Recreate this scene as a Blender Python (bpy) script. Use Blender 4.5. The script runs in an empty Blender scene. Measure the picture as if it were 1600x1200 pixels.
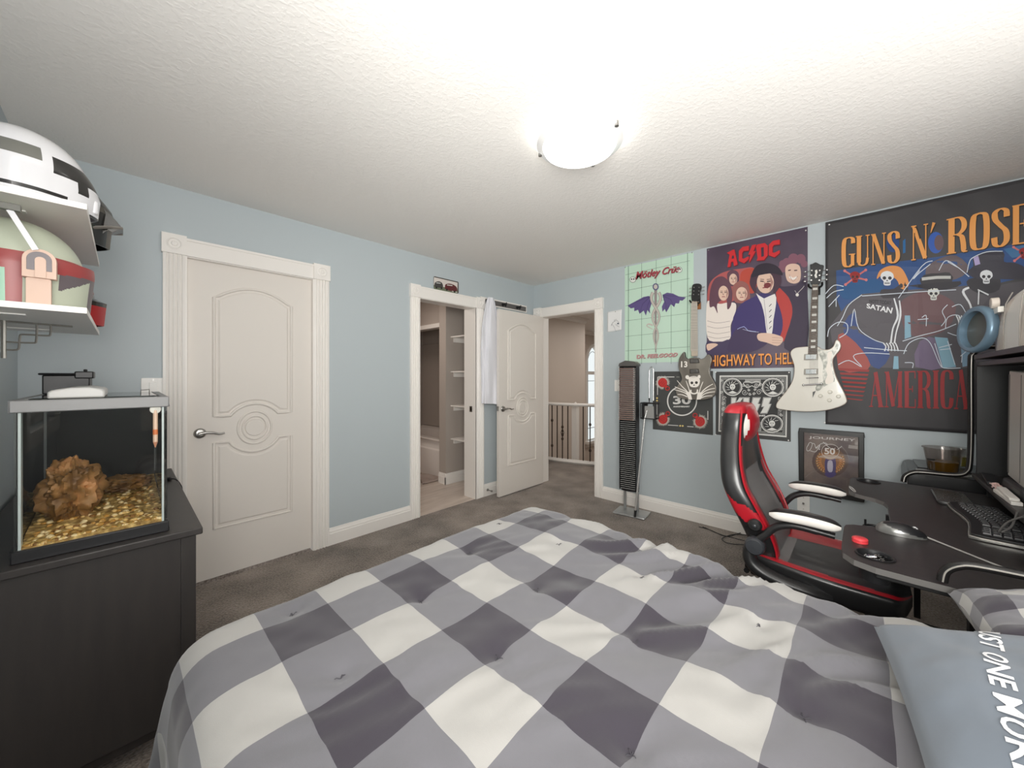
import bpy, bmesh, math, random
from mathutils import Vector, Matrix, noise
random.seed(7)
PI = math.pi
scene = bpy.context.scene
COL = scene.collection
R = math.radians

# ---------------------------------------------------------------- camera
FPX = 577.0
CAM = Vector((-3.545, -2.992, 1.30))
HOR = 589.0
FW = Vector((0.72509, 0.68865, 0.0))
RT = Vector((0.68865, -0.72509, 0.0))
cd = bpy.data.cameras.new('camera')
cd.sensor_fit = 'HORIZONTAL'
cd.sensor_width = 36.0
cd.lens = 36.0 * FPX / 1600.0
cd.shift_y = -(600.0 - HOR) / 1600.0
cd.clip_start = 0.02
camo = bpy.data.objects.new('camera', cd)
COL.objects.link(camo)
camo.matrix_world = Matrix(((RT.x, 0, -FW.x, CAM.x), (RT.y, 0, -FW.y, CAM.y), (0, 1, 0, CAM.z), (0, 0, 0, 1)))
scene.camera = camo

# ---------------------------------------------------------------- world, light, exposure
scene.view_settings.view_transform = 'Standard'
scene.view_settings.look = 'None'
scene.view_settings.gamma = 1.0
scene.view_settings.use_curve_mapping = False
scene.view_settings.exposure = 0.0
w = bpy.data.worlds.new('sky'); scene.world = w; w.use_nodes = True
w.node_tree.nodes['Background'].inputs[0].default_value = (0.93, 0.96, 1.0, 1)
w.node_tree.nodes['Background'].inputs[1].default_value = 1.2
scene.cycles.max_bounces = 10
scene.cycles.diffuse_bounces = 6
scene.cycles.transparent_max_bounces = 16
scene.cycles.caustics_reflective = False
scene.cycles.caustics_refractive = False
scene.cycles.sample_clamp_indirect = 4.0

def area(name, loc, target, sx, sy, power, color, spread=180):
    l = bpy.data.lights.new(name, 'AREA'); l.shape = 'RECTANGLE'; l.size = sx; l.size_y = sy
    l.energy = power; l.color = color; l.spread = R(spread)
    o = bpy.data.objects.new(name, l); COL.objects.link(o); o.location = loc
    o.rotation_euler = (Vector(target) - Vector(loc)).to_track_quat('-Z', 'Y').to_euler()
    return o
area('daylight_front_window', (-2.3, -4.00, 1.55), (-3.1, -1.0, 2.9), 1.9, 1.2, 19, (1.0, 0.97, 0.94), 150)
area('ceiling_fill_left', (-3.95, -3.25, 1.62), (-2.2, -0.9, 2.9), 1.1, 1.15, 60, (1.0, 0.97, 0.94), 150)  # added fill at the window, aimed up to brighten the ceiling
area('daylight_left_window_low', (-3.94, -3.25, 1.45), (0, -2.3, 1.5), 1.1, 0.8, 22, (1.0, 0.97, 0.94), 120)
area('bathroom_fill', (-1.7, 1.0, 2.38), (-1.7, 1.0, 0), 0.5, 0.4, 9, (1.0, 0.86, 0.76))  # unseen lamp added to light the bathroom
area('hallway_fill', (1.3, -0.5, 2.40), (1.3, -0.5, 0), 0.7, 0.5, 14, (1.0, 0.93, 0.86))  # added fill above the hallway, no fixture there
area('stairwell_fill', (3.6, 0.2, 2.40), (3.6, 0.2, 0), 0.8, 0.8, 25, (1.0, 0.94, 0.88))  # out-of-view fill added for the stairwell

# ---------------------------------------------------------------- pixel rays used to lay flat prints on their wall
def ray(px, py): return FW + RT * ((px - 800) / FPX) + Vector((0, 0, (HOR - py) / FPX))
def onx(px, py, x):
    r = ray(px, py); return CAM + r * ((x - CAM.x) / r.x)
def ony(px, py, y):
    r = ray(px, py); return CAM + r * ((y - CAM.y) / r.y)
def onz(px, py, z):
    r = ray(px, py); return CAM + r * ((z - CAM.z) / r.z)

# ---------------------------------------------------------------- materials
def lin(c):
    return tuple(((v / 255) / 12.92 if v / 255 <= 0.04045 else ((v / 255 + 0.055) / 1.055) ** 2.4) for v in c)
MATS = {}
def M(name, rgb=(200, 200, 200), rough=0.5, metal=0.0, spec=0.5, trans=0.0, emit=0, coat=0.0, alpha=1.0, sheen=0.0):
    if name in MATS: return MATS[name]
    m = bpy.data.materials.new(name); m.use_nodes = True
    b = m.node_tree.nodes['Principled BSDF']
    c = lin(rgb)
    b.inputs['Base Color'].default_value = (*c, 1)
    b.inputs['Roughness'].default_value = rough
    b.inputs['Metallic'].default_value = metal
    b.inputs['Specular IOR Level'].default_value = spec
    b.inputs['Transmission Weight'].default_value = trans
    b.inputs['Coat Weight'].default_value = coat
    b.inputs['Alpha'].default_value = alpha
    b.inputs['Sheen Weight'].default_value = sheen
    if emit:
        b.inputs['Emission Color'].default_value = (*c, 1)
        b.inputs['Emission Strength'].default_value = emit
    MATS[name] = m
    return m
def nd(m, t, **kw):
    n = m.node_tree.nodes.new(t)
    for k, v in kw.items(): setattr(n, k, v)
    return n
def lk(m, a, b): m.node_tree.links.new(a, b)
def bsdf(m): return m.node_tree.nodes['Principled BSDF']
def add_bump(m, scale, strength, dist=0.01, detail=3, kind='noise', stretch=(1, 1, 1), ramp=None):
    tc = nd(m, 'ShaderNodeTexCoord'); mp = nd(m, 'ShaderNodeMapping'); mp.inputs['Scale'].default_value = stretch
    lk(m, tc.outputs['Object'], mp.inputs[0])
    if kind == 'noise':
        t = nd(m, 'ShaderNodeTexNoise'); t.inputs['Scale'].default_value = scale; t.inputs['Detail'].default_value = detail
        out = t.outputs['Fac']
    else:
        t = nd(m, 'ShaderNodeTexVoronoi'); t.inputs['Scale'].default_value = scale; out = t.outputs['Distance']
    lk(m, mp.outputs[0], t.inputs['Vector'])
    if ramp:
        r = nd(m, 'ShaderNodeMapRange'); r.inputs[1].default_value, r.inputs[2].default_value = ramp
        r.interpolation_type = 'SMOOTHSTEP'
        lk(m, out, r.inputs[0]); out = r.outputs[0]
    b = nd(m, 'ShaderNodeBump'); b.inputs['Strength'].default_value = strength; b.inputs['Distance'].default_value = dist
    lk(m, out, b.inputs['Height']); lk(m, b.outputs[0], bsdf(m).inputs['Normal'])
    return out
def mottle(m, c1, c2, scale, detail=4, stretch=(1, 1, 1), lo=0.3, hi=0.7, c3=None):
    tc = nd(m, 'ShaderNodeTexCoord'); mp = nd(m, 'ShaderNodeMapping'); mp.inputs['Scale'].default_value = stretch
    lk(m, tc.outputs['Object'], mp.inputs[0])
    t = nd(m, 'ShaderNodeTexNoise'); t.inputs['Scale'].default_value = scale; t.inputs['Detail'].default_value = detail
    lk(m, mp.outputs[0], t.inputs['Vector'])
    r = nd(m, 'ShaderNodeValToRGB'); r.color_ramp.elements[0].position = lo; r.color_ramp.elements[1].position = hi
    r.color_ramp.elements[0].color = (*lin(c1), 1); r.color_ramp.elements[1].color = (*lin(c2), 1)
    if c3:
        e = r.color_ramp.elements.new((lo + hi) / 2); e.color = (*lin(c3), 1)
    lk(m, t.outputs['Fac'], r.inputs[0]); lk(m, r.outputs[0], bsdf(m).inputs['Base Color'])
    return m

def glass(name, tint=(248, 250, 248), refl=0.12, rough=0.02):
    m = bpy.data.materials.new(name); m.use_nodes = True; nt = m.node_tree
    nt.nodes.remove(bsdf(m))
    tr = nt.nodes.new('ShaderNodeBsdfTransparent'); tr.inputs[0].default_value = (*lin(tint), 1)
    gl = nt.nodes.new('ShaderNodeBsdfGlossy'); gl.inputs['Roughness'].default_value = rough
    fr = nt.nodes.new('ShaderNodeFresnel'); fr.inputs[0].default_value = 1.45
    ad = nt.nodes.new('ShaderNodeMath'); ad.operation = 'MULTIPLY_ADD'; ad.inputs[1].default_value = 1.0; ad.inputs[2].default_value = refl * 0.3
    mx = nt.nodes.new('ShaderNodeMixShader')
    ge = nt.nodes.new('ShaderNodeNewGeometry'); inv = nt.nodes.new('ShaderNodeMath'); inv.operation = 'SUBTRACT'; inv.inputs[0].default_value = 1.0
    mu = nt.nodes.new('ShaderNodeMath'); mu.operation = 'MULTIPLY'
    nt.links.new(ge.outputs['Backfacing'], inv.inputs[1]); nt.links.new(fr.outputs[0], ad.inputs[0]); nt.links.new(ad.outputs[0], mu.inputs[0]); nt.links.new(inv.outputs[0], mu.inputs[1]); nt.links.new(mu.outputs[0], mx.inputs[0])
    nt.links.new(tr.outputs[0], mx.inputs[1]); nt.links.new(gl.outputs[0], mx.inputs[2])
    nt.links.new(mx.outputs[0], nt.nodes['Material Output'].inputs[0])
    MATS[name] = m
    return m

wall_m = M('blue_grey_paint', (184, 193, 197), 0.55); add_bump(wall_m, 160, 0.08, 0.002)
ceil_m = M('ceiling_texture', (242, 239, 235), 0.8)
add_bump(ceil_m, 60, 0.15, 0.004, 3, ramp=(0.45, 0.62), stretch=(1, 1, 1))
white_m = M('white_trim_paint', (238, 234, 229), 0.35)
door_m = M('white_door_paint', (226, 220, 213), 0.5)
carpet_m = M('carpet', (120, 108, 98), 0.95, spec=0.1, sheen=0.3)
def _carpet(m):
    tc = nd(m, 'ShaderNodeTexCoord')
    n1 = nd(m, 'ShaderNodeTexNoise'); n1.inputs['Scale'].default_value = 95; n1.inputs['Detail'].default_value = 3
    n2 = nd(m, 'ShaderNodeTexNoise'); n2.inputs['Scale'].default_value = 3.2; n2.inputs['Detail'].default_value = 4
    lk(m, tc.outputs['Object'], n1.inputs['Vector']); lk(m, tc.outputs['Object'], n2.inputs['Vector'])
    mx = nd(m, 'ShaderNodeMath', operation='MULTIPLY_ADD'); mx.inputs[1].default_value = 0.55
    lk(m, n2.outputs['Fac'], mx.inputs[0])
    h = nd(m, 'ShaderNodeMath', operation='MULTIPLY'); h.inputs[1].default_value = 0.5
    lk(m, n1.outputs['Fac'], h.inputs[0]); lk(m, h.outputs[0], mx.inputs[2])
    r = nd(m, 'ShaderNodeValToRGB'); r.color_ramp.elements[0].position = 0.38; r.color_ramp.elements[1].position = 0.66
    r.color_ramp.elements[0].color = (*lin((84, 74, 66)), 1); r.color_ramp.elements[1].color = (*lin((156, 143, 132)), 1)
    lk(m, mx.outputs[0], r.inputs[0]); lk(m, r.outputs[0], bsdf(m).inputs['Base Color'])
    b = nd(m, 'ShaderNodeBump'); b.inputs['Strength'].default_value = 0.9; b.inputs['Distance'].default_value = 0.01
    lk(m, n1.outputs['Fac'], b.inputs['Height']); lk(m, b.outputs[0], bsdf(m).inputs['Normal'])
_carpet(carpet_m)
beige_m = M('beige_wall_paint', (204, 192, 181), 0.6)
taupe_m = M('taupe_wall_paint', (178, 168, 160), 0.6)
black_m = M('black_plastic', (26, 26, 28), 0.42)
matte_m = M('matte_black', (20, 20, 21), 0.7)
steel_m = M('brushed_steel', (170, 168, 165), 0.28, 1.0)
chrome_m = M('chrome', (225, 225, 225), 0.1, 1.0)
espresso_m = M('espresso_wood', (52, 49, 48), 0.42)
mottle(espresso_m, (48, 45, 44), (56, 52, 50), 9, 5, (4, 4, 0.5), 0.25, 0.75)
glass_m = glass('clear_glass')
whitep_m = M('white_plastic', (236, 234, 230), 0.35)

# ---------------------------------------------------------------- mesh helper
def frame_of(d):
    d = d.normalized(); up = Vector((0, 0, 1)) if abs(d.z) < 0.95 else Vector((1, 0, 0))
    a = d.cross(up).normalized(); b = a.cross(d).normalized()
    return a, b
class MB:
    def __init__(s): s.v = []; s.f = []; s.mi = []; s.mats = []; s.uv = {}
    def m(s, mat):
        if mat not in s.mats: s.mats.append(mat)
        return s.mats.index(mat)
    def add(s, vs, fs, mat):
        o = len(s.v); s.v += [Vector(p) for p in vs]; k = s.m(mat)
        for f in fs: s.f.append([o + i for i in f]); s.mi.append(k)
        return s
    def box(s, x0, y0, z0, x1, y1, z1, mat, T=None):
        x0, x1 = min(x0, x1), max(x0, x1); y0, y1 = min(y0, y1), max(y0, y1); z0, z1 = min(z0, z1), max(z0, z1)
        vs = [Vector(p) for p in ((x0, y0, z0), (x1, y0, z0), (x1, y1, z0), (x0, y1, z0), (x0, y0, z1), (x1, y0, z1), (x1, y1, z1), (x0, y1, z1))]
        if T is not None: vs = [T @ p for p in vs]
        return s.add(vs, [(0, 3, 2, 1), (4, 5, 6, 7), (0, 1, 5, 4), (1, 2, 6, 5), (2, 3, 7, 6), (3, 0, 4, 7)], mat)
    def prism(s, pts, o, ux, uy, un, d0, d1, mat, side=None):
        o, ux, uy, un = Vector(o), Vector(ux), Vector(uy), Vector(un)
        n = len(pts); a = [o + ux * p[0] + uy * p[1] + un * d0 for p in pts]; b = [o + ux * p[0] + uy * p[1] + un * d1 for p in pts]
        s.add(a + b, [tuple(range(n))[::-1], tuple(range(n, 2 * n))], mat)
        s.add(a + b, [(i, (i + 1) % n, n + (i + 1) % n, n + i) for i in range(n)], side or mat)
        return s
    def loop(s, pts3, n3, d0, d1, mat, side=None):
        n3 = Vector(n3); n = len(pts3); a = [Vector(p) + n3 * d0 for p in pts3]; b = [Vector(p) + n3 * d1 for p in pts3]
        s.add(a + b, [tuple(range(n))[::-1], tuple(range(n, 2 * n))], mat)
        s.add(a + b, [(i, (i + 1) % n, n + (i + 1) % n, n + i) for i in range(n)], side or mat)
        return s
    def tube(s, pts, r, mat, n=8, closed=False, cap=True, flat=None):
        pts = [Vector(p) for p in pts]; k = len(pts); rs = r if isinstance(r, (list, tuple)) else [r] * k
        vs = []; pa = None
        for i, p in enumerate(pts):
            if closed: d = pts[(i + 1) % k] - pts[i - 1]
            else: d = pts[min(i + 1, k - 1)] - pts[max(i - 1, 0)]
            if d.length < 1e-9: d = Vector((0, 0, 1))
            d.normalize()
            if pa is None: a, b = frame_of(d)
            else:
                a = pa - d * pa.dot(d)
                if a.length < 1e-6: a, b = frame_of(d)
                a.normalize(); b = a.cross(d).normalized()
            pa = a
            fa, fb = flat if flat else (1, 1)
            for j in range(n):
                t = 2 * PI * j / n; vs.append(p + a * (math.cos(t) * rs[i] * fa) + b * (math.sin(t) * rs[i] * fb))
        fs = []
        for i in range(k if closed else k - 1):
            for j in range(n):
                i2 = (i + 1) % k; fs.append((i * n + j, i * n + (j + 1) % n, i2 * n + (j + 1) % n, i2 * n + j))
        if cap and not closed: fs.append(tuple(range(n))); fs.append(tuple((k - 1) * n + j for j in range(n))[::-1])
        return s.add(vs, fs, mat)
    def cyl(s, p0, p1, r, mat, r1=None, n=24): return s.tube([p0, p1], [r, r if r1 is None else r1], mat, n)
    def lathe(s, prof, c, ax, mat, n=32, sx=1, sy=1, mats=None):
        ax = Vector(ax).normalized(); a, b = frame_of(ax); c = Vector(c); k = len(prof); vs = []
        for r, h in prof:
            for j in range(n):
                t = 2 * PI * j / n; vs.append(c + ax * h + a * (math.cos(t) * r * sx) + b * (math.sin(t) * r * sy))
        for i in range(k - 1):
            fs = [(i * n + j, i * n + (j + 1) % n, (i + 1) * n + (j + 1) % n, (i + 1) * n + j) for j in range(n)]
            s.add([], [], mat)
            if i == 0: base = len(s.v); s.v += vs
            mm = s.m(mats[i] if mats else mat)
            for f in fs: s.f.append([base + q for q in f]); s.mi.append(mm)
        return s
    def ell(s, c, rad, mat, nu=20, nv=12, T=None, e=1.0):
        c = Vector(c); vs = []; fs = []
        for i in range(nv + 1):
            ph = -PI / 2 + PI * i / nv
            for j in range(nu):
                t = 2 * PI * j / nu
                q = [math.cos(ph) * math.cos(t), math.cos(ph) * math.sin(t), math.sin(ph)]
                q = [math.copysign(abs(x) ** e, x) * rr for x, rr in zip(q, rad)]
                p = Vector(q); vs.append(c + (T @ p if T else p))
        for i in range(nv):
            for j in range(nu): fs.append((i * nu + j, i * nu + (j + 1) % nu, (i + 1) * nu + (j + 1) % nu, (i + 1) * nu + j))
        return s.add(vs, fs, mat)
    def grid(s, fn, nu, nv, mat, wrap=False, matfn=None):
        """fn(u,v) in 0..1"""
        o = len(s.v)
        for i in range(nv + 1):
            for j in range(nu if wrap else nu + 1): s.v.append(Vector(fn(j / nu, i / nv)))
        w_ = nu if wrap else nu + 1
        for i in range(nv):
            for j in range(nu):
                a = o + i * w_ + j; b = o + i * w_ + (j + 1) % w_
                s.f.append([a, b, b + w_, a + w_])
                s.mi.append(s.m(matfn((j + .5) / nu, (i + .5) / nv) if matfn else mat))
        return s
    def build(s, name, parent=None, bevel=0, seg=2, sub=0, angle=38, kind=None, loc=None, smooth=True, solid=0, weld=False):
        me = bpy.data.meshes.new(name)
        loc = Vector(loc) if loc is not None else None
        off = loc or Vector((0, 0, 0))
        me.from_pydata([tuple(p - off) for p in s.v], [], s.f)
        for mt in s.mats: me.materials.append(mt)
        me.polygons.foreach_set('material_index', s.mi)
        me.update()
        if weld or bevel:
            bm = bmesh.new(); bm.from_mesh(me); bmesh.ops.remove_doubles(bm, verts=bm.verts, dist=1e-5)
            bmesh.ops.recalc_face_normals(bm, faces=bm.faces); bm.to_mesh(me); bm.free()
        if smooth:
            me.polygons.foreach_set('use_smooth', [True] * len(me.polygons)); me.set_sharp_from_angle(angle=R(angle))
        o = bpy.data.objects.new(name, me); COL.objects.link(o)
        if loc is not None: o.location = loc
        if parent is not None:
            o.parent = parent
            o.matrix_parent_inverse = Matrix.Identity(4)
            if parent.type == 'EMPTY' or parent.location.length > 0:
                # children are modelled in world space: undo the parent's placement
                o.location = (loc if loc is not None else Vector((0, 0, 0))) - world_loc(parent)
        if bevel:
            b = o.modifiers.new('bevel', 'BEVEL'); b.width = bevel; b.segments = seg; b.limit_method = 'ANGLE'; b.angle_limit = R(40); b.harden_normals = False
        if solid:
            b = o.modifiers.new('solid', 'SOLIDIFY'); b.thickness = solid; b.offset = 0
        if sub:
            b = o.modifiers.new('sub', 'SUBSURF'); b.levels = sub; b.render_levels = sub
        if kind: o['kind'] = kind
        return o
def world_loc(o):
    p = Vector(o.location)
    while o.parent is not None:
        o = o.parent; p = p + Vector(o.location)
    return p
def tag(o, label, cat, group=None, kind=None):
    o['label'] = label; o['category'] = cat
    if group: o['group'] = group
    if kind: o['kind'] = kind
    return o
def thing(name, loc, label, cat, group=None):
    o = bpy.data.objects.new(name, None); COL.objects.link(o); o.location = loc; o.empty_display_size = 0.05
    return tag(o, label, cat, group)
def lab(o, l): o['label'] = l; return o
def copy_tree(o, parent=None):
    c = o.copy(); COL.objects.link(c)
    if parent is not None: c.parent = parent
    for ch in list(o.children): copy_tree(ch, c)
    return c
def arc(cx, cy, r, a0, a1, n=8, ry=None):
    ry = r if ry is None else ry
    return [(cx + r * math.cos(R(a0 + (a1 - a0) * i / n)), cy + ry * math.sin(R(a0 + (a1 - a0) * i / n))) for i in range(n + 1)]
def rrect(x0, y0, x1, y1, r, n=5):
    return arc(x1 - r, y1 - r, r, 0, 90, n) + arc(x0 + r, y1 - r, r, 90, 180, n) + arc(x0 + r, y0 + r, r, 180, 270, n) + arc(x1 - r, y0 + r, r, 270, 360, n)
def cr(pts, n=6, closed=False):
    """catmull-rom through points of any dimension"""
    P = [Vector(p) for p in pts]; k = len(P); out = []
    rng = range(k) if closed else range(k - 1)
    for i in rng:
        p0 = P[(i - 1) % k] if closed else P[max(i - 1, 0)]; p1 = P[i]; p2 = P[(i + 1) % k]; p3 = P[(i + 2) % k] if closed else P[min(i + 2, k - 1)]
        for j in range(n):
            t = j / n
            out.append(0.5 * ((2 * p1) + (p2 - p0) * t + (2 * p0 - 5 * p1 + 4 * p2 - p3) * t * t + (3 * p1 - p0 - 3 * p2 + p3) * t ** 3))
    if not closed: out.append(P[-1])
    return out

# ---------------------------------------------------------------- flat prints: drawings and lettering laid on a surface
def stroke_quads(pts, w, closed=False):
    """2-D polyline with width(s) -> list of quads"""
    P = [Vector((p[0], p[1])) for p in pts]; k = len(P); ws = w if isinstance(w, (list, tuple)) else [w] * k
    L = []; Rr = []
    for i in range(k):
        d = (P[(i + 1) % k] - P[i - 1]) if closed else (P[min(i + 1, k - 1)] - P[max(i - 1, 0)])
        if d.length < 1e-9: d = Vector((1, 0))
        d.normalize(); nrm = Vector((-d.y, d.x)) * ws[i] / 2
        L.append(P[i] + nrm); Rr.append(P[i] - nrm)
    q = []
    for i in range(k if closed else k - 1):
        j = (i + 1) % k; q.append([L[i], L[j], Rr[j], Rr[i]])
    return q
def font_polys(txt, offset=0.0, shear=0.0):
    c = bpy.data.curves.new('t', 'FONT'); c.body = txt; c.resolution_u = 3; c.offset = offset; c.shear = shear
    o = bpy.data.objects.new('t', c); COL.objects.link(o)
    dg = bpy.context.evaluated_depsgraph_get(); me = o.evaluated_get(dg).to_mesh()
    V = [Vector((v.co.x, v.co.y)) for v in me.vertices]; Fs = [list(p.vertices) for p in me.polygons]
    o.evaluated_get(dg).to_mesh_clear()
    bpy.data.objects.remove(o); bpy.data.curves.remove(c)
    x0 = min(p.x for p in V); x1 = max(p.x for p in V); y0 = min(p.y for p in V); y1 = max(p.y for p in V)
    return [[Vector(((V[i].x - x0) / (x1 - x0), (V[i].y - y0) / (y1 - y0))) for i in f] for f in Fs]
# condensed high-contrast capitals, drawn as pen strokes (thick uprights, hairline serifs) in a box 0..w x 0..1
TK, TN = 0.15, 0.035
def _st(x, y0=0.0, y1=1.0, w=TK): return stroke_quads([(x, y0), (x, y1)], w)
def _sf(x, y, hw=0.11): return stroke_quads([(x - hw, y), (x + hw, y)], TN)
def _pen(pts, thick=TK, n=5):
    P = cr([(a, b) for a, b in pts], n); ws = []
    for i in range(len(P)):
        d = P[min(i + 1, len(P) - 1)] - P[max(i - 1, 0)]; d.normalize()
        ws.append(TN + (thick - TN) * abs(d.y) ** 1.5)
    return stroke_quads(P, ws)
GL = {
 'G': (.50, lambda: _pen([(.42, .78), (.40, .93), (.27, .985), (.12, .90), (.09, .5), (.12, .10), (.26, .015), (.38, .08)]) + _st(.40, .04, .42, .12) + _sf(.38, .42, .11)),
 'U': (.52, lambda: _st(.12, .12, 1) + _pen([(.12, .2), (.14, .06), (.26, .015), (.38, .08), (.42, .25)], .10) + _st(.42, .2, 1, .04) + _sf(.12, .985) + _sf(.42, .985, .07)),
 'N': (.56, lambda: _st(.09, 0, 1, .04) + stroke_quads([(.11, .98), (.45, .02)], .13) + _st(.47, 0, 1, .04) + _sf(.09, .015, .07) + _sf(.10, .985, .08) + _sf(.47, .985, .07)),
 'S': (.48, lambda: _pen([(.39, .76), (.37, .92), (.24, .985), (.11, .90), (.12, .72), (.24, .55), (.37, .38), (.38, .14), (.25, .015), (.12, .07), (.09, .26)], .15)),
 'R': (.54, lambda: _st(.13) + _sf(.13, .015) + _pen([(.13, .985), (.32, .975), (.42, .85), (.42, .66), (.31, .53), (.15, .52)], .13) + _pen([(.26, .52), (.37, .44), (.41, .25), (.43, .04), (.51, .015)], .13) + _sf(.10, .985, .09)),
 'O': (.52, lambda: _pen([(.26, .985), (.12, .90), (.09, .5), (.12, .10), (.26, .015), (.40, .10), (.43, .5), (.40, .90), (.26, .985)])),
 'E': (.48, lambda: _st(.13) + stroke_quads([(.04, .985), (.43, .985)], TN) + stroke_quads([(.13, .51), (.33, .51)], TN) + stroke_quads([(.04, .015), (.44, .015)], TN) + _st(.42, .80, .99, .035) + _st(.43, .01, .24, .035) + _st(.33, .43, .6, .03)),
 'A': (.54, lambda: stroke_quads([(.08, 0), (.25, .98)], .035) + stroke_quads([(.24, 1), (.43, 0)], .14) + stroke_quads([(.13, .33), (.36, .33)], TN) + _sf(.08, .015, .07) + _sf(.43, .015, .10)),
 'M': (.68, lambda: _st(.09, 0, 1, .035) + stroke_quads([(.11, 1), (.33, .03)], .13) + stroke_quads([(.33, .03), (.54, 1)], .035) + _st(.57, 0, 1, .13) + _sf(.09, .015, .07) + _sf(.57, .015, .10) + _sf(.09, .985, .07) + _sf(.57, .985, .08)),
 'I': (.28, lambda: _st(.14) + _sf(.14, .015) + _sf(.14, .985)),
 'C': (.50, lambda: _pen([(.42, .76), (.40, .92), (.27, .985), (.12, .90), (.09, .5), (.12, .10), (.26, .015), (.38, .08), (.42, .28)])),
 "'": (.22, lambda: stroke_quads([(.06, .72), (.16, 1.0)], [.02, .10])),
 ' ': (.20, lambda: [])}
def didone_polys(txt):
    x = 0; out = []
    for ch in txt:
        wd, fn = GL[ch]
        for q in fn(): out.append([Vector((p[0] + x, p[1])) for p in q])
        x += wd
    return [[Vector((p.x / x, p.y)) for p in q] for q in out]
class Art:
    """flat shapes laid on a wall; coordinates are read off an enlarged view with origin (ox, oy) and scale s"""
    def __init__(s, fn, n, off=0.003): s.fn = fn; s.n = Vector(n); s.off = off; s.mb = MB(); s.ox = 0; s.oy = 0; s.s = 1.0; s.k = 0
    def view(s, ox, oy, sc): s.ox, s.oy, s.s = ox, oy, sc; return s
    def P(s, p, layer): return s.fn(s.ox + p[0] / s.s, s.oy + p[1] / s.s) + s.n * (s.off + layer * 0.0005 + s.k * 3e-6)
    def col(s, c): return c if not isinstance(c, tuple) else M('print_%d_%d_%d' % c, c, 0.5, spec=0.3)
    def poly(s, pts, c, layer=1, smooth=0, rough=0):
        s.k += 1
        if smooth: pts = cr([(p[0], p[1]) for p in pts], smooth, True)
        if rough: pts = [(p[0] + random.uniform(-rough, rough), p[1] + random.uniform(-rough, rough)) for p in pts]
        s.mb.add([s.P(p, layer) for p in pts], [tuple(range(len(pts)))[::-1]], s.col(c)); return s
    def ell(s, cx, cy, rx, ry, c, layer=1, rot=0, n=20):
        ca, sa = math.cos(R(rot)), math.sin(R(rot))
        pts = [(cx + rx * math.cos(t) * ca - ry * math.sin(t) * sa, cy + rx * math.cos(t) * sa + ry * math.sin(t) * ca) for t in [2 * PI * i / n for i in range(n)]]
        return s.poly(pts, c, layer)
    def ring(s, cx, cy, rx, ry, w_, c, layer=1, n=28):
        return s.line([(cx + rx * math.cos(2 * PI * i / n), cy + ry * math.sin(2 * PI * i / n)) for i in range(n)], w_, c, layer, closed=True)
    def line(s, pts, w_, c, layer=1, smooth=0, closed=False):
        if smooth: 
            if isinstance(w_, (list, tuple)):
                Q = cr([(p[0], p[1], ww) for p, ww in zip(pts, w_)], smooth, closed); w_ = [q[2] for q in Q]; pts = Q
            else: pts = cr([(p[0], p[1]) for p in pts], smooth, closed)
        s.k += 1
        for q in stroke_quads(pts, w_, closed):
            s.mb.add([s.P(p, layer) for p in q], [(3, 2, 1, 0)], s.col(c))
        return s
    def polys(s, polys, quad, c, layer=2):
        """unit-box polygons fitted to quad TL,TR,BR,BL"""
        TL, TR, BR, BL = [Vector(q) for q in quad]
        def mp(p):
            t = TL.lerp(TR, p.x); b = BL.lerp(BR, p.x); return b.lerp(t, p.y)
        for q in polys: s.mb.add([s.P(mp(p), layer) for p in q], [tuple(range(len(q)))], s.col(c))
        return s
    def text(s, txt, quad, c, layer=2, offset=0.0, shear=0.0): return s.polys(font_polys(txt, offset, shear), quad, c, layer)
    def done(s, name, parent):
        o = s.mb.build(name, parent, smooth=False)
        s.mb = MB(); s.k = 0; return o
def WB(px, py): return onx(px, py, 0.0)
def WA(px, py): return ony(px, py, 0.0)
NB = (-1, 0, 0); NA = (0, -1, 0)
# ================================================================ ROOM SHELL
H = 2.44; XL = -3.90; YF = -4.02; T = 0.12
def S(name, mb, **kw):
    o = mb.build(name, **kw); o['kind'] = 'structure'; return o
S('floor', MB().box(XL - T, YF - T, -0.1, 0.0, 0.0, 0, carpet_m).box(-0.0, -0.877, -0.1, 0.12, -0.13, 0.0, carpet_m), smooth=False)
S('ceiling', MB().box(XL - T, YF - T, H, T, T, H + 0.1, ceil_m), smooth=False)
# wall with closet door and bathroom door
S('wall_back', MB().box(XL - T, 0, 0, -3.28, T, H, wall_m).box(-3.28, 0, 2.035, -2.565, T, H, wall_m).box(-2.565, 0, 0, -1.648, T, H, wall_m)
  .box(-1.648, 0, 2.035, -0.965, T, H, wall_m).box(-0.965, 0, 0, T, T, H, wall_m), smooth=False)
S('wall_right', MB().box(0, 0, 0, T, -0.13, H, wall_m).box(0, -0.13, 2.035, T, -0.877, H, wall_m).box(0, -0.877, 0, T, YF - T, H, wall_m), smooth=False)
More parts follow.
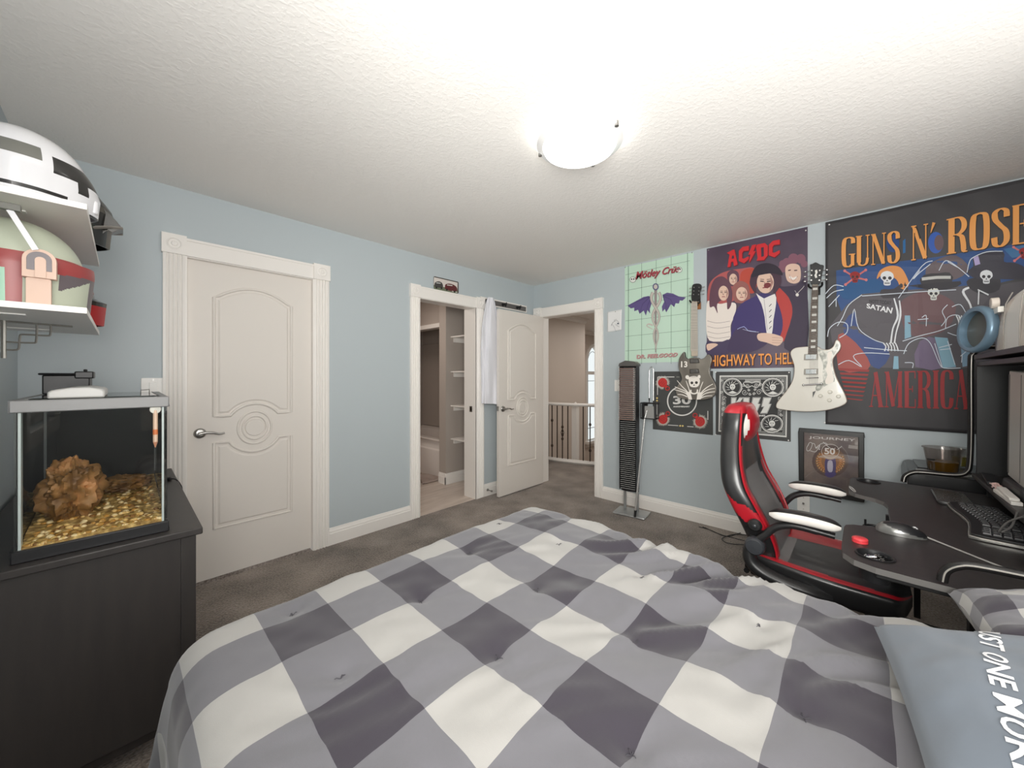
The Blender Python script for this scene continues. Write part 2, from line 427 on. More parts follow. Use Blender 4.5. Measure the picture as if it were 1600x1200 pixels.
# wall behind the bed head, with the window that lights the room
S('wall_front', MB().box(XL - T, YF, 0, -3.35, YF - T, H, wall_m).box(-3.35, YF, 0, -1.25, YF - T, 0.92, wall_m).box(-3.35, YF, 2.18, -1.25, YF - T, H, wall_m)
  .box(-1.25, YF, 0, 0, YF - T, H, wall_m), smooth=False)
S('wall_left', MB().box(XL, 0, 0, XL - T, -2.62, H, wall_m).box(XL, -2.62, 0, XL - T, -3.88, 1.0, wall_m).box(XL, -2.62, 2.24, XL - T, -3.88, H, wall_m)
  .box(XL, -3.88, 0, XL - T, YF, H, wall_m), smooth=False)
def window(name, o, ux, un, wd, z0, z1):
    o = Vector(o); ux = Vector(ux); un = Vector(un); uz = Vector((0, 0, 1))
    f = MB()
    def b(u0, u1, a, c, n0, n1, mat, mb): mb.prism([(u0, a), (u1, a), (u1, c), (u0, c)], o, ux, uz, un, n0, n1, mat)
    for (u0, u1, a, c) in ((0, wd, z0, z0 + .05), (0, wd, z1 - .05, z1), (0, .05, z0, z1), (wd - .05, wd, z0, z1), (wd / 2 - .03, wd / 2 + .03, z0, z1)):
        b(u0, u1, a, c, -.10, -.04, white_m, f)
    for (u0, u1, a, c) in ((-.09, wd + .09, z0 - .09, z0), (-.09, wd + .09, z1, z1 + .09), (-.09, 0, z0, z1), (wd, wd + .09, z0, z1)):
        b(u0, u1, a, c, 0, .018, white_m, f)
    w_ = S(name, f, smooth=False)
    g = MB(); b(.04, wd - .04, z0 + .04, z1 - .04, -.075, -.069, glass_m, g)
    S('window_pane', g, parent=w_, smooth=False)
window('window_1', (-3.35, YF, 0), (1, 0, 0), (0, 1, 0), 2.10, .92, 2.18)
window('window_2', (XL, -3.88, 0), (0, 1, 0), (1, 0, 0), 1.26, 1.0, 2.24)

# baseboards: a tall board with a stepped moulded top
BB = [(0, 0), (.016, 0), (.016, .088), (.012, .092), (.012, .104), (.006, .118), (.004, .128), (0, .13)]
def baseboard(name, p0, p1, n):
    p0 = Vector(p0); p1 = Vector(p1); mb = MB(); mb.prism(BB, p0, n, (0, 0, 1), (p1 - p0).normalized(), 0, (p1 - p0).length, white_m)
    return S(name, mb, smooth=False)
baseboard('baseboard_back', (-3.90, 0, 0), (-3.385, 0, 0), (0, -1, 0))
baseboard('baseboard_back', (-2.455, 0, 0), (-1.745, 0, 0), (0, -1, 0))
baseboard('baseboard_back', (-.85, 0, 0), (0, 0, 0), (0, -1, 0))
baseboard('baseboard_right', (0, -.975, 0), (0, YF, 0), (-1, 0, 0))
baseboard('baseboard_left', (XL, 0, 0), (XL, YF, 0), (1, 0, 0))
baseboard('baseboard_front', (XL, YF, 0), (0, YF, 0), (0, 1, 0))

# door casings: fluted uprights, plain head, projecting corner blocks with a turned rosette
def casing(name, o, u, n, u0, u1, wl=.105, wr=.105, left=True, right=True, jamb=.12, z=2.035, rosette=True):
    o = Vector(o); u = Vector(u); n = Vector(n); uz = Vector((0, 0, 1)); mb = MB()
    def B_(a, b, c, d, n0, n1): mb.prism([(a, c), (b, c), (b, d), (a, d)], o, u, uz, n, n0, n1, white_m)
    for side, on, ww in ((0, left, wl), (1, right, wr)):
        if not on: continue
        a, b = (u0 - ww, u0 - .004) if side == 0 else (u1 + .004, u1 + ww)
        # fluted profile
        prof = [(a, 0), (a, .016)]
        x = a + .012; k = 4; fw = (b - a - .024) / k
        for i in range(k):
            prof += [(x + i * fw + fw * .08, .018), (x + i * fw + fw * .5, .0105), (x + i * fw + fw * .92, .018)]
        prof += [(b, .016), (b, 0)]
        mb.prism(prof, o, u, n, uz, 0, z, white_m)
        aa, bb = a - .006, b + .004
        B_(aa, bb, z, z + .115, 0, .030)
        mid = (aa + bb) / 2
        if rosette:
            mb.lathe([(.036, 0), (.036, .004), (.030, .006), (.026, .002), (.016, .002), (.012, .006), (.0005, .007)], o + u * mid + uz * (z + .058) + n * .030, n, white_m, 24)
    B_(u0 - (0 if left else 0), u1, z, z + .105, 0, .020)
    B_(u0, u1, z + .09, z + .105, 0, .026)
    # jambs and stop
    for (a, b) in ((u0 - .004, u0 + .003), (u1 - .003, u1 + .004)): B_(a, b, 0, z, -jamb - .01, .012)
    B_(u0 + .003, u1 - .003, z - .006, z - .001, -jamb - .01, .012)
    return S(name, mb, angle=25)
casing('trim_1', (0, 0, 0), (1, 0, 0), (0, -1, 0), -3.28, -2.565, wr=.112)
casing('trim_2', (0, 0, 0), (1, 0, 0), (0, -1, 0), -1.648, -0.965, wl=.10, wr=.115, jamb=.12)
casing('trim_3', (0, 0, 0), (0, -1, 0), (-1, 0, 0), .13, .877, wl=.105, wr=.10)

# moulded door leaves
def door_leaf(name, o, u, n, wd, ht, th=.035, two=False):
    """front face at o, u along the width, n out of the front"""
    o = Vector(o); u = Vector(u); n = Vector(n); uz = Vector((0, 0, 1)); mb = MB()
    mb.prism([(0, .012), (wd, .012), (wd, ht), (0, ht)], o, u, uz, n, -th, 0, door_m)
    cx = wd / 2; k = wd / .713
    m = .135 * k
    def P(x, z): return o + u * x + uz * z
    hw = wd / 2 - m - .022; top = [(m, 1.812)] + [(cx + hw * t / 6, 1.822 + .075 * (1 - (t / 6) ** 2)) for t in range(-6, 7)] + [(wd - m, 1.812)]
    ra = .163
    bot = [(wd - m, 1.045), (wd - m - .045, 1.045)] + [(cx + ra * math.cos(R(a)) * 1.0, .955 + ra * math.sin(R(a))) for a in range(34, 147, 8)] + [(m + .045, 1.045), (m, 1.045)]
    up = top + bot
    lo = [(m, .875), (m + .045, .875)] + [(cx + ra * math.cos(R(a)), .955 + ra * math.sin(R(a))) for a in range(210, 331, 8)] + [(wd - m - .045, .875), (wd - m, .875), (wd - m, .325), (m, .325)]
    faces = [(n, 0)] + ([(-n, th)] if two else [])
    for nn, dd in faces:
        for pl in (up, lo):
            c = Vector((sum(p[0] for p in pl) / len(pl), sum(p[1] for p in pl) / len(pl)))
            mb.tube([P(*p) + (nn * dd) for p in pl], .0095, door_m, 20, closed=True)
            ins = []
            kx = .024
            P2 = [Vector(p) for p in pl]
            for i, p in enumerate(P2):
                d = (P2[(i + 1) % len(P2)] - P2[i - 1]); d.normalize(); nrm = Vector((-d.y, d.x))
                q = p + nrm * kx
                if (q - c).length > (p - c).length and abs(p.y - .955) > .2: q = p - nrm * kx
                ins.append(q)
            # raised field with a soft edge
            area2 = sum(P2[i].x * P2[(i + 1) % len(P2)].y - P2[(i + 1) % len(P2)].x * P2[i].y for i in range(len(P2)))
            sgn = 1 if area2 > 0 else -1
            def inset(dist):
                out = []
                for i in range(len(P2)):
                    a = (P2[i] - P2[i - 1]).normalized(); b = (P2[(i + 1) % len(P2)] - P2[i]).normalized()
                    na = Vector((-a.y, a.x)) * sgn; nb = Vector((-b.y, b.x)) * sgn; bi = (na + nb)
                    bi = bi.normalized() / max(.55, bi.normalized().dot(na)); out.append(P2[i] + bi * dist)
                return out
            A_ = [P(*q) + nn * dd for q in inset(.020)]; B2 = [P(*q) + nn * (dd + .006) for q in inset(.030)]
            nn_ = len(A_); mb.add(A_ + B2, [(i, (i + 1) % nn_, nn_ + (i + 1) % nn_, nn_ + i) for i in range(nn_)] + [tuple(range(nn_, 2 * nn_))], door_m)
        for rr, tr in ((.098, .0075), (.070, .0075)):
            mb.tube([P(cx + rr * .98 * math.cos(2 * PI * i / 48), .955 + rr * 1.12 * math.sin(2 * PI * i / 48)) + nn * dd for i in range(48)], tr, door_m, 20, closed=True)
        mb.lathe([(.058, 0), (.054, .006), (.0005, .007)], P(cx, .955) + nn * dd, nn, door_m, 32, sx=1, sy=1)
    return S(name, mb, angle=28)
def lever(o, u, n, parent, flip=1):
    """lever handle: round rose, short neck, curved lever along u"""
    o = Vector(o); u = Vector(u); n = Vector(n); uz = Vector((0, 0, 1))
    mb = MB(); mb.lathe([(.0005, .010), (.020, .012), (.029, .008), (.032, .002), (.032, 0)], o, n, steel_m, 28)
    mb.cyl(o, o + n * .045, .011, steel_m)
    pts = [o + n * .045 + u * (-.008), o + n * .047 + u * .025 + uz * .006, o + n * .047 + u * .06 + uz * .002, o + n * .045 + u * .09 - uz * .008, o + n * .043 + u * .118 - uz * .004]
    mb.tube(cr(pts, 5), [.010 - .00022 * i for i in range(21)], steel_m, 10)
    h = mb.build('door_handle', parent, angle=60); h['label'] = 'brushed steel lever handle'; h['kind'] = 'structure'; return h
d1 = door_leaf('door_1', (-3.278, .028, 0), (1, 0, 0), (0, -1, 0), .711, 2.03)
lever((-3.213, .028, .945), (1, 0, 0), (0, -1, 0), d1)
# bedroom door standing open against the back wall
d3 = door_leaf('door_3', (-.775, -.170, 0), (1, 0, 0), (0, -1, 0), .752, 2.03, two=True)
lever((-.715, -.170, .955), (1, 0, 0), (0, -1, 0), d3)
S('door_hinge', MB().box(-.779, -.166, .935, -.7751, -.139, .985, steel_m), parent=d3)
# pocket door inside the bathroom jamb: only its edge and the latch show
S('trim_2_extension', MB().box(-.965, .1205, 0, -.90, .175, 2.035, white_m).box(-.97, -.012, 0, -.962, .175, 2.035, white_m), smooth=False).name = 'trim_4'
tag(MB().box(-.9735, .040, .925, -.9702, .082, .985, steel_m).box(-.9745, .052, .94, -.9734, .07, .97, M('dark_metal', (60, 58, 55), .4, .8)).build('latch_plate', None, bevel=.001), 'small square steel latch plate set in the white bathroom door jamb', 'latch')
bpy.data.objects['trim_4'].name = 'trim_4'

S('closet_light_block', MB().box(-3.5, .6, 0, -2.4, .66, H, wall_m).box(-3.56, T, 0, -3.5, .6, H, wall_m).box(-2.4, T, 0, -2.34, .6, H, wall_m).box(-3.5, T, -.1, -2.4, .6, 0, carpet_m), smooth=False)  # unseen box added to keep sky light from under the closet door
# ---------------------------------------------------------------- bathroom beyond the back wall
tile_m = M('beige_plank_tile', (205, 192, 182), .4)
mottle(tile_m, (190, 176, 165), (220, 208, 198), 2.5, 5, (1, 6, 1), .3, .7)
tub_m = M('tub_acrylic', (226, 218, 212), .18)
surr_m = M('surround_acrylic', (176, 166, 158), .22)
S('floor_bathroom', MB().box(-2.4, 0, -.1, .3, 2.9, -.001, tile_m), smooth=False)
S('ceiling_bathroom', MB().box(-2.4, T, H, .3, 2.9, H + .1, ceil_m), smooth=False)
S('wall_bathroom', MB().box(-.05, .175, 0, .12, .665, H, taupe_m).box(-.856, .665, 0, .05, .80, H, taupe_m).box(-.05, .80, 0, .12, 2.9, H, taupe_m)
  .box(-2.4, 2.4, 0, .05, 2.5, H, taupe_m).box(-2.4, T, 0, -2.3, 2.4, H, taupe_m).box(-.76, .80, 1.99, -.66, 2.4, H, taupe_m), smooth=False)
baseboard('baseboard_bathroom', (-.856 - .016, .665, 0), (-.05, .665, 0), (0, -1, 0))
baseboard('baseboard_bathroom', (-.856, .80, 0), (-.856, .665 - .016, 0), (-1, 0, 0))
S('trim_5', MB().box(-.775, .80, 1.935, -.655, 2.4, 1.99, white_m), bevel=.004)
# bathtub with a stepped apron
b = MB()
b.prism([(-.76, 0), (-.76, .35), (-.745, .365), (-.745, .455), (-.775, .475), (-.775, .495), (-.70, .50), (-.66, .47), (-.62, .15), (-.18, .12), (-.14, .47), (-.055, .50), (-.055, 0)], (0, 0, 0), (1, 0, 0), (0, 0, 1), (0, 1, 0), .805, 2.395, tub_m)
tb = b.build('bathtub', bevel=.008, angle=50)
tag(tb, 'white bathtub with stepped apron seen through the bathroom doorway', 'bathtub')
b = MB(); b.box(-.075, .83, .505, -.055, 2.39, 1.84, surr_m).box(-.70, .805, .505, -.08, .825, 1.84, surr_m)
b.box(-.085, 1.25, .72, -.074, 1.36, .9, surr_m)
su = b.build('tub_surround', bevel=.012, angle=60); tag(su, 'glossy grey beige tub surround panel rising from the bathtub rim', 'tub surround')
b = MB(); b.ell((-.088, 1.305, .80), (.035, .05, .07), tub_m); lab(b.build('soap_dish', su), 'pale moulded soap dish')
for z, nm in ((1.78, 'topmost of the four shelves'), (1.355, 'second from top of the four shelves'), (.94, 'third from top of the four shelves'), (.535, 'lowest of the four shelves')):
    r_ = thing('wall_shelf', (-.4, .6, z), 'white shelf in the bathroom alcove, ' + nm, 'shelf', 'shelves in the bathroom alcove')
    MB().box(-.787, .34, z, -.06, .664, z + .016, white_m).build('shelf_board', r_, bevel=.001)
    MB().box(-.745, .645, z - .055, -.06, .664, z - .0005, white_m).build('cleat', r_, bevel=.001)
# crumpled grey mat on the bathroom floor
def mat_fn(u, v):
    x = -1.06 + .26 * u; y = .86 + .55 * v
    return (x + .05 * math.sin(v * 6), y, .012 + .03 * abs(math.sin(u * 5 + v * 3)) * (1 - abs(2 * v - 1)) + .01 * noise.noise(Vector((u * 6, v * 6, 0))))
tag(MB().grid(mat_fn, 16, 20, M('mat_grey', (165, 150, 142), .95)).build('bath_mat', solid=.012, angle=80), 'rumpled grey bath mat lying on the pale bathroom floor', 'bath mat')

# ---------------------------------------------------------------- hallway and stairwell beyond the right wall
hallc_m = carpet_m
S('floor_hallway', MB().prism([(.12, -2.2), (1.62, -2.2), (1.45, -.9), (1.22, -.2), (1.02, .55), (1.02, 1.0), (.12, 1.0)], (0, 0, 0), (1, 0, 0), (0, 1, 0), (0, 0, 1), -.25, -.001, hallc_m), smooth=False)
S('wall_hallway', MB().box(.12, 1.0, -2.6, 2.76, 1.12, H, beige_m).box(2.66, 1.12, -2.6, 2.76, 2.12, H, beige_m).box(6.6, -2.3, -2.6, 6.7, 2.12, H, beige_m).box(.12, -2.3, -2.6, 6.7, -2.2, H, beige_m)
  .box(.12, -2.2, -2.6, .13, 1.0, -.01, beige_m), smooth=False)
# far wall of the stairwell with the arched window opening
wx0, wx1, wz0, wz1 = 4.42, 5.12, -.30, 1.62
archp = [(wx0, wz1)] + [(wx0 + .35 - .35 * math.cos(R(a)), wz1 + .46 * math.sin(R(a))) for a in range(10, 171, 10)] + [(wx1, wz1)]
S('wall_stairwell', MB().box(2.76, 2.0, -2.6, wx0, 2.12, H, beige_m).box(wx1, 2.0, -2.6, 6.6, 2.12, H, beige_m).box(wx0, 2.0, -2.6, wx1, 2.12, wz0, beige_m)
  .prism([(wx0, H), (wx0, wz1)] + archp[1:-1] + [(wx1, wz1), (wx1, H)], (0, 2.0, 0), (1, 0, 0), (0, 0, 1), (0, 1, 0), 0, .12, beige_m), smooth=False)
S('floor_stairwell', MB().box(.12, -2.3, -2.7, 6.7, 2.12, -2.6, tile_m), smooth=False)
S('ceiling_hallway', MB().box(T, -2.3, H, 6.7, 2.12, H + .1, ceil_m), smooth=False)
def crown(name, p0, p1, n):
    p0 = Vector(p0); p1 = Vector(p1)
    S(name, MB().prism([(0, 0), (.09, 0), (.09, -.015), (.05, -.035), (.03, -.075), (.012, -.09), (0, -.09)], p0, n, (0, 0, 1), (p1 - p0).normalized(), 0, (p1 - p0).length, white_m), smooth=False)
crown('trim_6', (.12, 1.0, H), (2.76, 1.0, H), (0, -1, 0))
crown('trim_7', (2.76, 2.0, H), (6.6, 2.0, H), (0, -1, 0))
aw = MB()
outer = [(wx0 - .07, wz0)] + [(wx0 + .35 - .42 * math.cos(R(a)), wz1 + .53 * math.sin(R(a))) for a in range(0, 181, 10)] + [(wx1 + .07, wz0)]
for i in range(len(outer) - 1):
    a, c = outer[i], outer[i + 1]
    inn = [(wx0, wz0)] + [(wx0 + .35 - .35 * math.cos(R(q)), wz1 + .46 * math.sin(R(q))) for q in range(0, 181, 10)] + [(wx1, wz0)]
    aw.prism([a, c, inn[i + 1], inn[i]], (0, 2.0, 0), (1, 0, 0), (0, 0, 1), (0, -1, 0), -.02, .03, white_m)
aw.box(wx0, 1.97, 1.36, wx1, 2.04, 1.44, white_m).box(wx0 - .12, 1.90, wz0 - .06, wx1 + .12, 2.02, wz0, white_m).box(wx0 - .05, 1.975, wz0 - .16, wx1 + .05, 2.0, wz0 - .06, white_m)
w3 = S('window_3', aw, smooth=False)
lead_m = M('window_leading', (120, 118, 116), .4, .6)
g = MB(); g.box(wx0, 2.05, wz0, wx1, 2.056, wz1, glass_m)
g.prism(archp, (0, 2.05, 0), (1, 0, 0), (0, 0, 1), (0, 1, 0), 0, .006, glass_m)
S('window_pane', g, parent=w3, smooth=False)
g = MB()
for x in (wx0 + .12, wx1 - .12): g.box(x - .006, 2.04, wz0, x + .006, 2.052, wz1 + .25, lead_m)
for z in (1.2, .0): g.box(wx0, 2.04, z - .006, wx1, 2.052, z + .006, lead_m)
g.tube([(wx0 + .35 - .24 * math.cos(R(q)), 2.046, wz1 + .33 * math.sin(R(q))) for q in range(0, 181, 10)], .006, lead_m, 6)
S('window_leading', g, parent=w3)
# curved guard rail: white rails, dark iron balusters
iron_m = M('dark_bronze_iron', (72, 60, 52), .45, .6)
rt_ = thing('stair_railing', (1.1, .2, 0), 'curved white guard rail with dark iron balusters in the hallway', 'railing')
rc = cr([(1.00, .98), (1.01, .55), (1.09, .15), (1.22, -.22), (1.45, -.9), (1.6, -1.6)], 8)
MB().tube([(p[0], p[1], .885) for p in rc], .032, white_m, 12, flat=(1, .75)).build('handrail', rt_)
MB().tube([(p[0], p[1], .03) for p in rc], .04, white_m, 4, flat=(1, .9)).build('bottom_rail', rt_, smooth=False)
for i, px in enumerate((857, 862.6, 870.6, 878.8, 887.3, 911.3, 922.0, 931, 941)):
    r = ray(px, 600); t = None
    for a, c in zip(rc[:-1], rc[1:]):
        d = c - a; den = r.x * d.y - r.y * d.x
        if abs(den) < 1e-9: continue
        s_ = ((a.x - CAM.x) * r.y * -1 + (a.y - CAM.y) * r.x) / -den if False else ((a.x - CAM.x) * r.y - (a.y - CAM.y) * r.x) / (r.x * d.y - r.y * d.x)
        if 0 <= s_ <= 1: t = a + d * s_
    if t is None: continue
    mb = MB(); mb.box(t.x - .006, t.y - .006, .05, t.x + .006, t.y + .006, .87, iron_m)
    kn = {1: (.63, .24), 3: (.54, .36), 6: (.60, .22)}.get(i, ())
    for z in kn: mb.lathe([(.004, -.03), (.016, -.014), (.020, 0), (.016, .014), (.004, .03)], (t.x, t.y, z), (0, 0, 1), iron_m, 10)
    if i == 3:
        for q in range(4):
            a0 = q * PI / 2
            mb.tube([(t.x + .024 * math.sin(PI * k / 8) * math.cos(a0 + k * .5), t.y + .024 * math.sin(PI * k / 8) * math.sin(a0 + k * .5), .385 + .13 * k / 8) for k in range(9)], .004, iron_m, 5)
    mb.build('baluster', rt_)
# newel post of the stair flight below
mb = MB(); q = (1.75, .55)
mb.box(q[0] - .045, q[1] - .045, -1.2, q[0] + .045, q[1] + .045, .80, white_m)
mb.add([(q[0] - .055, q[1] - .055, .80), (q[0] + .055, q[1] - .055, .80), (q[0] + .055, q[1] + .055, .80), (q[0] - .055, q[1] + .055, .80), (q[0], q[1], .88)], [(0, 1, 4), (1, 2, 4), (2, 3, 4), (3, 0, 4), (3, 2, 1, 0)], white_m)
mb.box(q[0] - .3, q[1] - .06, -2.6, q[0] + .3, q[1] + .06, -1.2, white_m)
tag(mb.build('newel_post', smooth=False), 'white square newel post with pyramid cap behind the hallway balusters', 'post')
# ================================================================ CEILING LIGHT
lamp_c = (-2.06, -2.02)
cl = thing('ceiling_light', (lamp_c[0], lamp_c[1], H), 'round flush ceiling light with shallow frosted glass dish', 'ceiling light')
dish_m = M('frosted_lit_glass', (250, 249, 246), .25, emit=4.5)
rim_m = M('clear_frost_rim', (240, 240, 238), .2, trans=.3, emit=.2)
base_m = M('lamp_base_white', (240, 240, 238), .5)
MB().lathe([(.0005, -.001), (.13, -.001), (.13, -.03), (.0005, -.03)], (*lamp_c, H), (0, 0, 1), base_m, 40).build('ceiling_pan', cl)
MB().lathe([(.172, -.050), (.165, -.062), (.12, -.082), (.06, -.094), (.0005, -.098)], (*lamp_c, H), (0, 0, 1), dish_m, 48).build('glass_dish', cl)
MB().lathe([(.172, -.050), (.200, -.038), (.202, -.034), (.198, -.032), (.170, -.044), (.172, -.050)], (*lamp_c, H), (0, 0, 1), rim_m, 48).build('dish_rim', cl)
for px, py in ((849, 239), (952, 199), (930, 262)):
    p = onz(px, py, H - .036); d = Vector((p.x - lamp_c[0], p.y - lamp_c[1], 0)).normalized()
    c = Vector((*lamp_c, H)) + d * .196
    mb = MB(); mb.cyl(c + Vector((0, 0, -.048)), c + Vector((0, 0, -.026)), .009, steel_m, n=12); mb.cyl(c + Vector((0, 0, -.03)) , c - d * .07 + Vector((0, 0, -.006)), .003, steel_m, n=8)
    lab(mb.build('clip', cl), 'small brushed metal clip')

# ================================================================ BED
bed = thing('bed', (-2.75, -2.85, 0), 'full size bed with mattress under the buffalo check comforter', 'bed')
MB().box(-3.40, -3.90, .14, -2.13, -1.83, .26, matte_m).build('bed_frame', bed, bevel=.01)
MB().box(-3.40, -3.90, .26, -2.13, -1.83, .575, M('mattress_ticking', (225, 222, 216), .9)).build('mattress', bed, bevel=.04, seg=4)
for x in (-3.35, -2.18):
    for y in (-1.9, -3.85): MB().box(x - .03, y - .03, 0, x + .03, y + .03, .14, matte_m).build('leg', bed)

# buffalo check cloth: three tones decided by woven stripes in both directions
def check_mat(name, period, ox, oy, dark, mid, light):
    m = M(name, mid, .85, spec=.2, sheen=.25); nt = m.node_tree
    uv = nd(m, 'ShaderNodeUVMap'); sp = nd(m, 'ShaderNodeSeparateXYZ'); lk(m, uv.outputs[0], sp.inputs[0])
    outs = []
    for k, o_ in ((0, ox), (1, oy)):
        a = nd(m, 'ShaderNodeMath', operation='SUBTRACT'); a.inputs[1].default_value = o_; lk(m, sp.outputs[k], a.inputs[0])
        d = nd(m, 'ShaderNodeMath', operation='DIVIDE'); d.inputs[1].default_value = 2 * period[k]; lk(m, a.outputs[0], d.inputs[0])
        f = nd(m, 'ShaderNodeMath', operation='FLOORED_MODULO'); f.inputs[1].default_value = 1.0; lk(m, d.outputs[0], f.inputs[0])
        l = nd(m, 'ShaderNodeMath', operation='LESS_THAN'); l.inputs[1].default_value = .5; lk(m, f.outputs[0], l.inputs[0])
        outs.append(l)
    s = nd(m, 'ShaderNodeMath', operation='ADD'); lk(m, outs[0].outputs[0], s.inputs[0]); lk(m, outs[1].outputs[0], s.inputs[1])
    h = nd(m, 'ShaderNodeMath', operation='MULTIPLY'); h.inputs[1].default_value = .5; lk(m, s.outputs[0], h.inputs[0])
    r = nd(m, 'ShaderNodeValToRGB'); r.color_ramp.interpolation = 'CONSTANT'
    e = r.color_ramp.elements; e[0].position = 0; e[0].color = (*lin(light), 1); e[1].position = .25; e[1].color = (*lin(mid), 1)
    x = e.new(.75); x.color = (*lin(dark), 1)
    lk(m, h.outputs[0], r.inputs[0]); lk(m, r.outputs[0], bsdf(m).inputs['Base Color'])
    tc = nd(m, 'ShaderNodeTexCoord'); n = nd(m, 'ShaderNodeTexNoise'); n.inputs['Scale'].default_value = 600
    b = nd(m, 'ShaderNodeBump'); b.inputs['Strength'].default_value = .12; b.inputs['Distance'].default_value = .002
    lk(m, tc.outputs['Object'], n.inputs['Vector']); lk(m, n.outputs['Fac'], b.inputs['Height']); lk(m, b.outputs[0], bsdf(m).inputs['Normal'])
    return m
chk = check_mat('buffalo_check', (.161, .168), -2.972, -2.362, (58, 54, 62), (106, 105, 110), (160, 158, 155))
BX0, BX1, BYF, BYH = -3.44, -2.06, -1.72, -3.86
tufts = [(-3.21 + .285 * i, -1.81 - .215 * i - .335 * j) for i in range(-1, 5) for j in range(-6, 8)]
def wr(x, y):
    """surface relief of the quilt"""
    z = .020 * noise.noise(Vector((x * 1.7, y * 1.7, 3.1))) + .008 * noise.noise(Vector((x * 5, y * 5, 1.0)))
    k = max(0.0, min(1.0, (-y - 1.75) / 1.0)); k2 = max(0.0, min(1.0, (x + 3.2) / .9)) 
    # soft folds running across the bed, gathering toward the far side
    a = x * .55 + y * .84; c = x * .84 - y * .55
    f = noise.noise(Vector((a * 11 + 1.2 * noise.noise(Vector((x * 3, y * 3, 9))), c * 2.6, 5.0)))
    f2 = noise.noise(Vector((a * 21 + 2, c * 5 + y, 8.0)))
    z += (.012 + .024 * k2) * k * (1 - abs(f) * 3.0) * .55 + .006 * k2 * k * f2
    z += .004 * noise.noise(Vector((x * 16, y * 16, 2)))
    for tx, ty in tufts:
        d2 = (x - tx) ** 2 + (y - ty) ** 2
        if d2 < .02:
            z -= .014 * math.exp(-d2 / .0009) + .006 * math.exp(-d2 / .005)
    return z
def cloth(u, v, uv_out=None):
    # u,v are distances measured along the cloth
    x = min(max(u, BX0 + .06), BX1 - .06); y = max(min(v, BYF - .06), BYH)
    ax, ay = u - x, v - y; Ld = math.hypot(ax, ay); Rr = .085
    z = .632 + wr(u, v)
    if Ld > 1e-9:
        dx, dy = ax / Ld, ay / Ld
        th = min(Ld / Rr, PI / 2); hz = Rr * math.sin(th); dz = Rr * (1 - math.cos(th)); rest = max(0, Ld - Rr * PI / 2)
        per = u * 9 + v * 9
        fold = .020 * math.sin(per * 1.3) + .022 * noise.noise(Vector((u * 5, v * 5, 4)))
        amt = min(1, rest / .15)
        hz += rest * .16 + fold * amt; dz += rest * .97
        return Vector((x + dx * hz, y + dy * hz, max(.03, z * (1 - .6 * amt) + .632 * .6 * amt - dz)))
    return Vector((x, y, z))
def build_comforter():
    U0, U1, V0, V1 = BX0 - .42, BX1 + .42, BYH, BYF + .42; st = .0125
    nu = int((U1 - U0) / st); nv = int((V1 - V0) / st)
    mb = MB(); mb.grid(lambda a, b: cloth(U0 + (U1 - U0) * a, V0 + (V1 - V0) * b), nu, nv, chk)
    o = mb.build('comforter', angle=180, solid=.012)
    uvl = o.data.uv_layers.new(name='UVMap')
    for p in o.data.polygons:
        for li in p.loop_indices:
            vi = o.data.loops[li].vertex_index; i, j = divmod(vi, nu + 1)
            uvl.data[li].uv = (U0 + (U1 - U0) * j / nu, V0 + (V1 - V0) * i / nv)
    return o
cf = build_comforter()
tag(cf, 'grey, charcoal and white buffalo check comforter spread over the bed', 'comforter')
th_m = M('tuft_thread', (60, 58, 64), .8)
for tx, ty in tufts:
    if BX0 + .05 < tx < BX1 - .05 and -3.1 < ty < BYF - .05:
        c = cloth(tx, ty) + Vector((0, 0, .007)); mb = MB()
        for q in range(4):
            a = random.uniform(0, 2 * PI); l = random.uniform(.008, .016)
            mb.tube([c, c + Vector((math.cos(a) * l * .6, math.sin(a) * l * .6, .004)), c + Vector((math.cos(a) * l, math.sin(a) * l, .001))], .0009, th_m, 4)
        mb.build('tuft', cf)

# pillows: soft cushions with pinched corners
def pillow(name, c, ux, uy, un, w_, h_, th, mat, seed=0, lift=None, nu=48, nv=40, angle=180, uvs=None, flange=0):
    c, ux, uy, un = Vector(c), Vector(ux).normalized(), Vector(uy).normalized(), Vector(un).normalized()
    def prof(a, b):
        e = max(0, 1 - abs(a) ** 2.6) ** .5 * max(0, 1 - abs(b) ** 2.6) ** .5
        return e ** .8
    def pt(a, b, sgn):
        pin = 1 - .07 * (1 - abs(b) ** 2) * (abs(a) > 0) - .0
        px_ = a * w_ / 2 * (1 - .06 * (1 - a * a) * 0) * (1 - .05 * (1 - b * b) * abs(a) ** 3)
        py_ = b * h_ / 2 * (1 - .06 * (1 - a * a) * abs(b) ** 3)
        t = prof(a, b)
        z = sgn * th / 2 * t
        n_ = noise.noise(Vector((a * 2.1 + seed, b * 2.4, seed))) * .018 + noise.noise(Vector((a * 6 + seed, b * 5, seed))) * .006
        edge = (abs(a) ** 5 + abs(b) ** 5) * .5 * (1 - .5 * max(abs(a), abs(b)) ** 8)
        rad = math.sin(math.atan2(b, a) * 11 + seed) * .006 * edge
        z += (n_ * t + rad) * (1 if sgn > 0 else .3)
        return c + ux * px_ + uy * py_ + un * z
    mb = MB()
    mb.grid(lambda a, b: pt(2 * a - 1, 2 * b - 1, 1), nu, nv, mat)
    mb.grid(lambda a, b: pt(1 - 2 * a, 2 * b - 1, -1), nu, nv, mat)
    o = mb.build(name, angle=angle, weld=False)
    if uvs:
        uvl = o.data.uv_layers.new(name='UVMap'); k = (nu + 1) * (nv + 1)
        for p in o.data.polygons:
            for li in p.loop_indices:
                vi = o.data.loops[li].vertex_index; s_ = vi >= k; i, j = divmod(vi - (k if s_ else 0), nu + 1)
                a = j / nu; a = 1 - a if s_ else a; uvl.data[li].uv = (a * w_, i / nv * h_)
    return o, pt
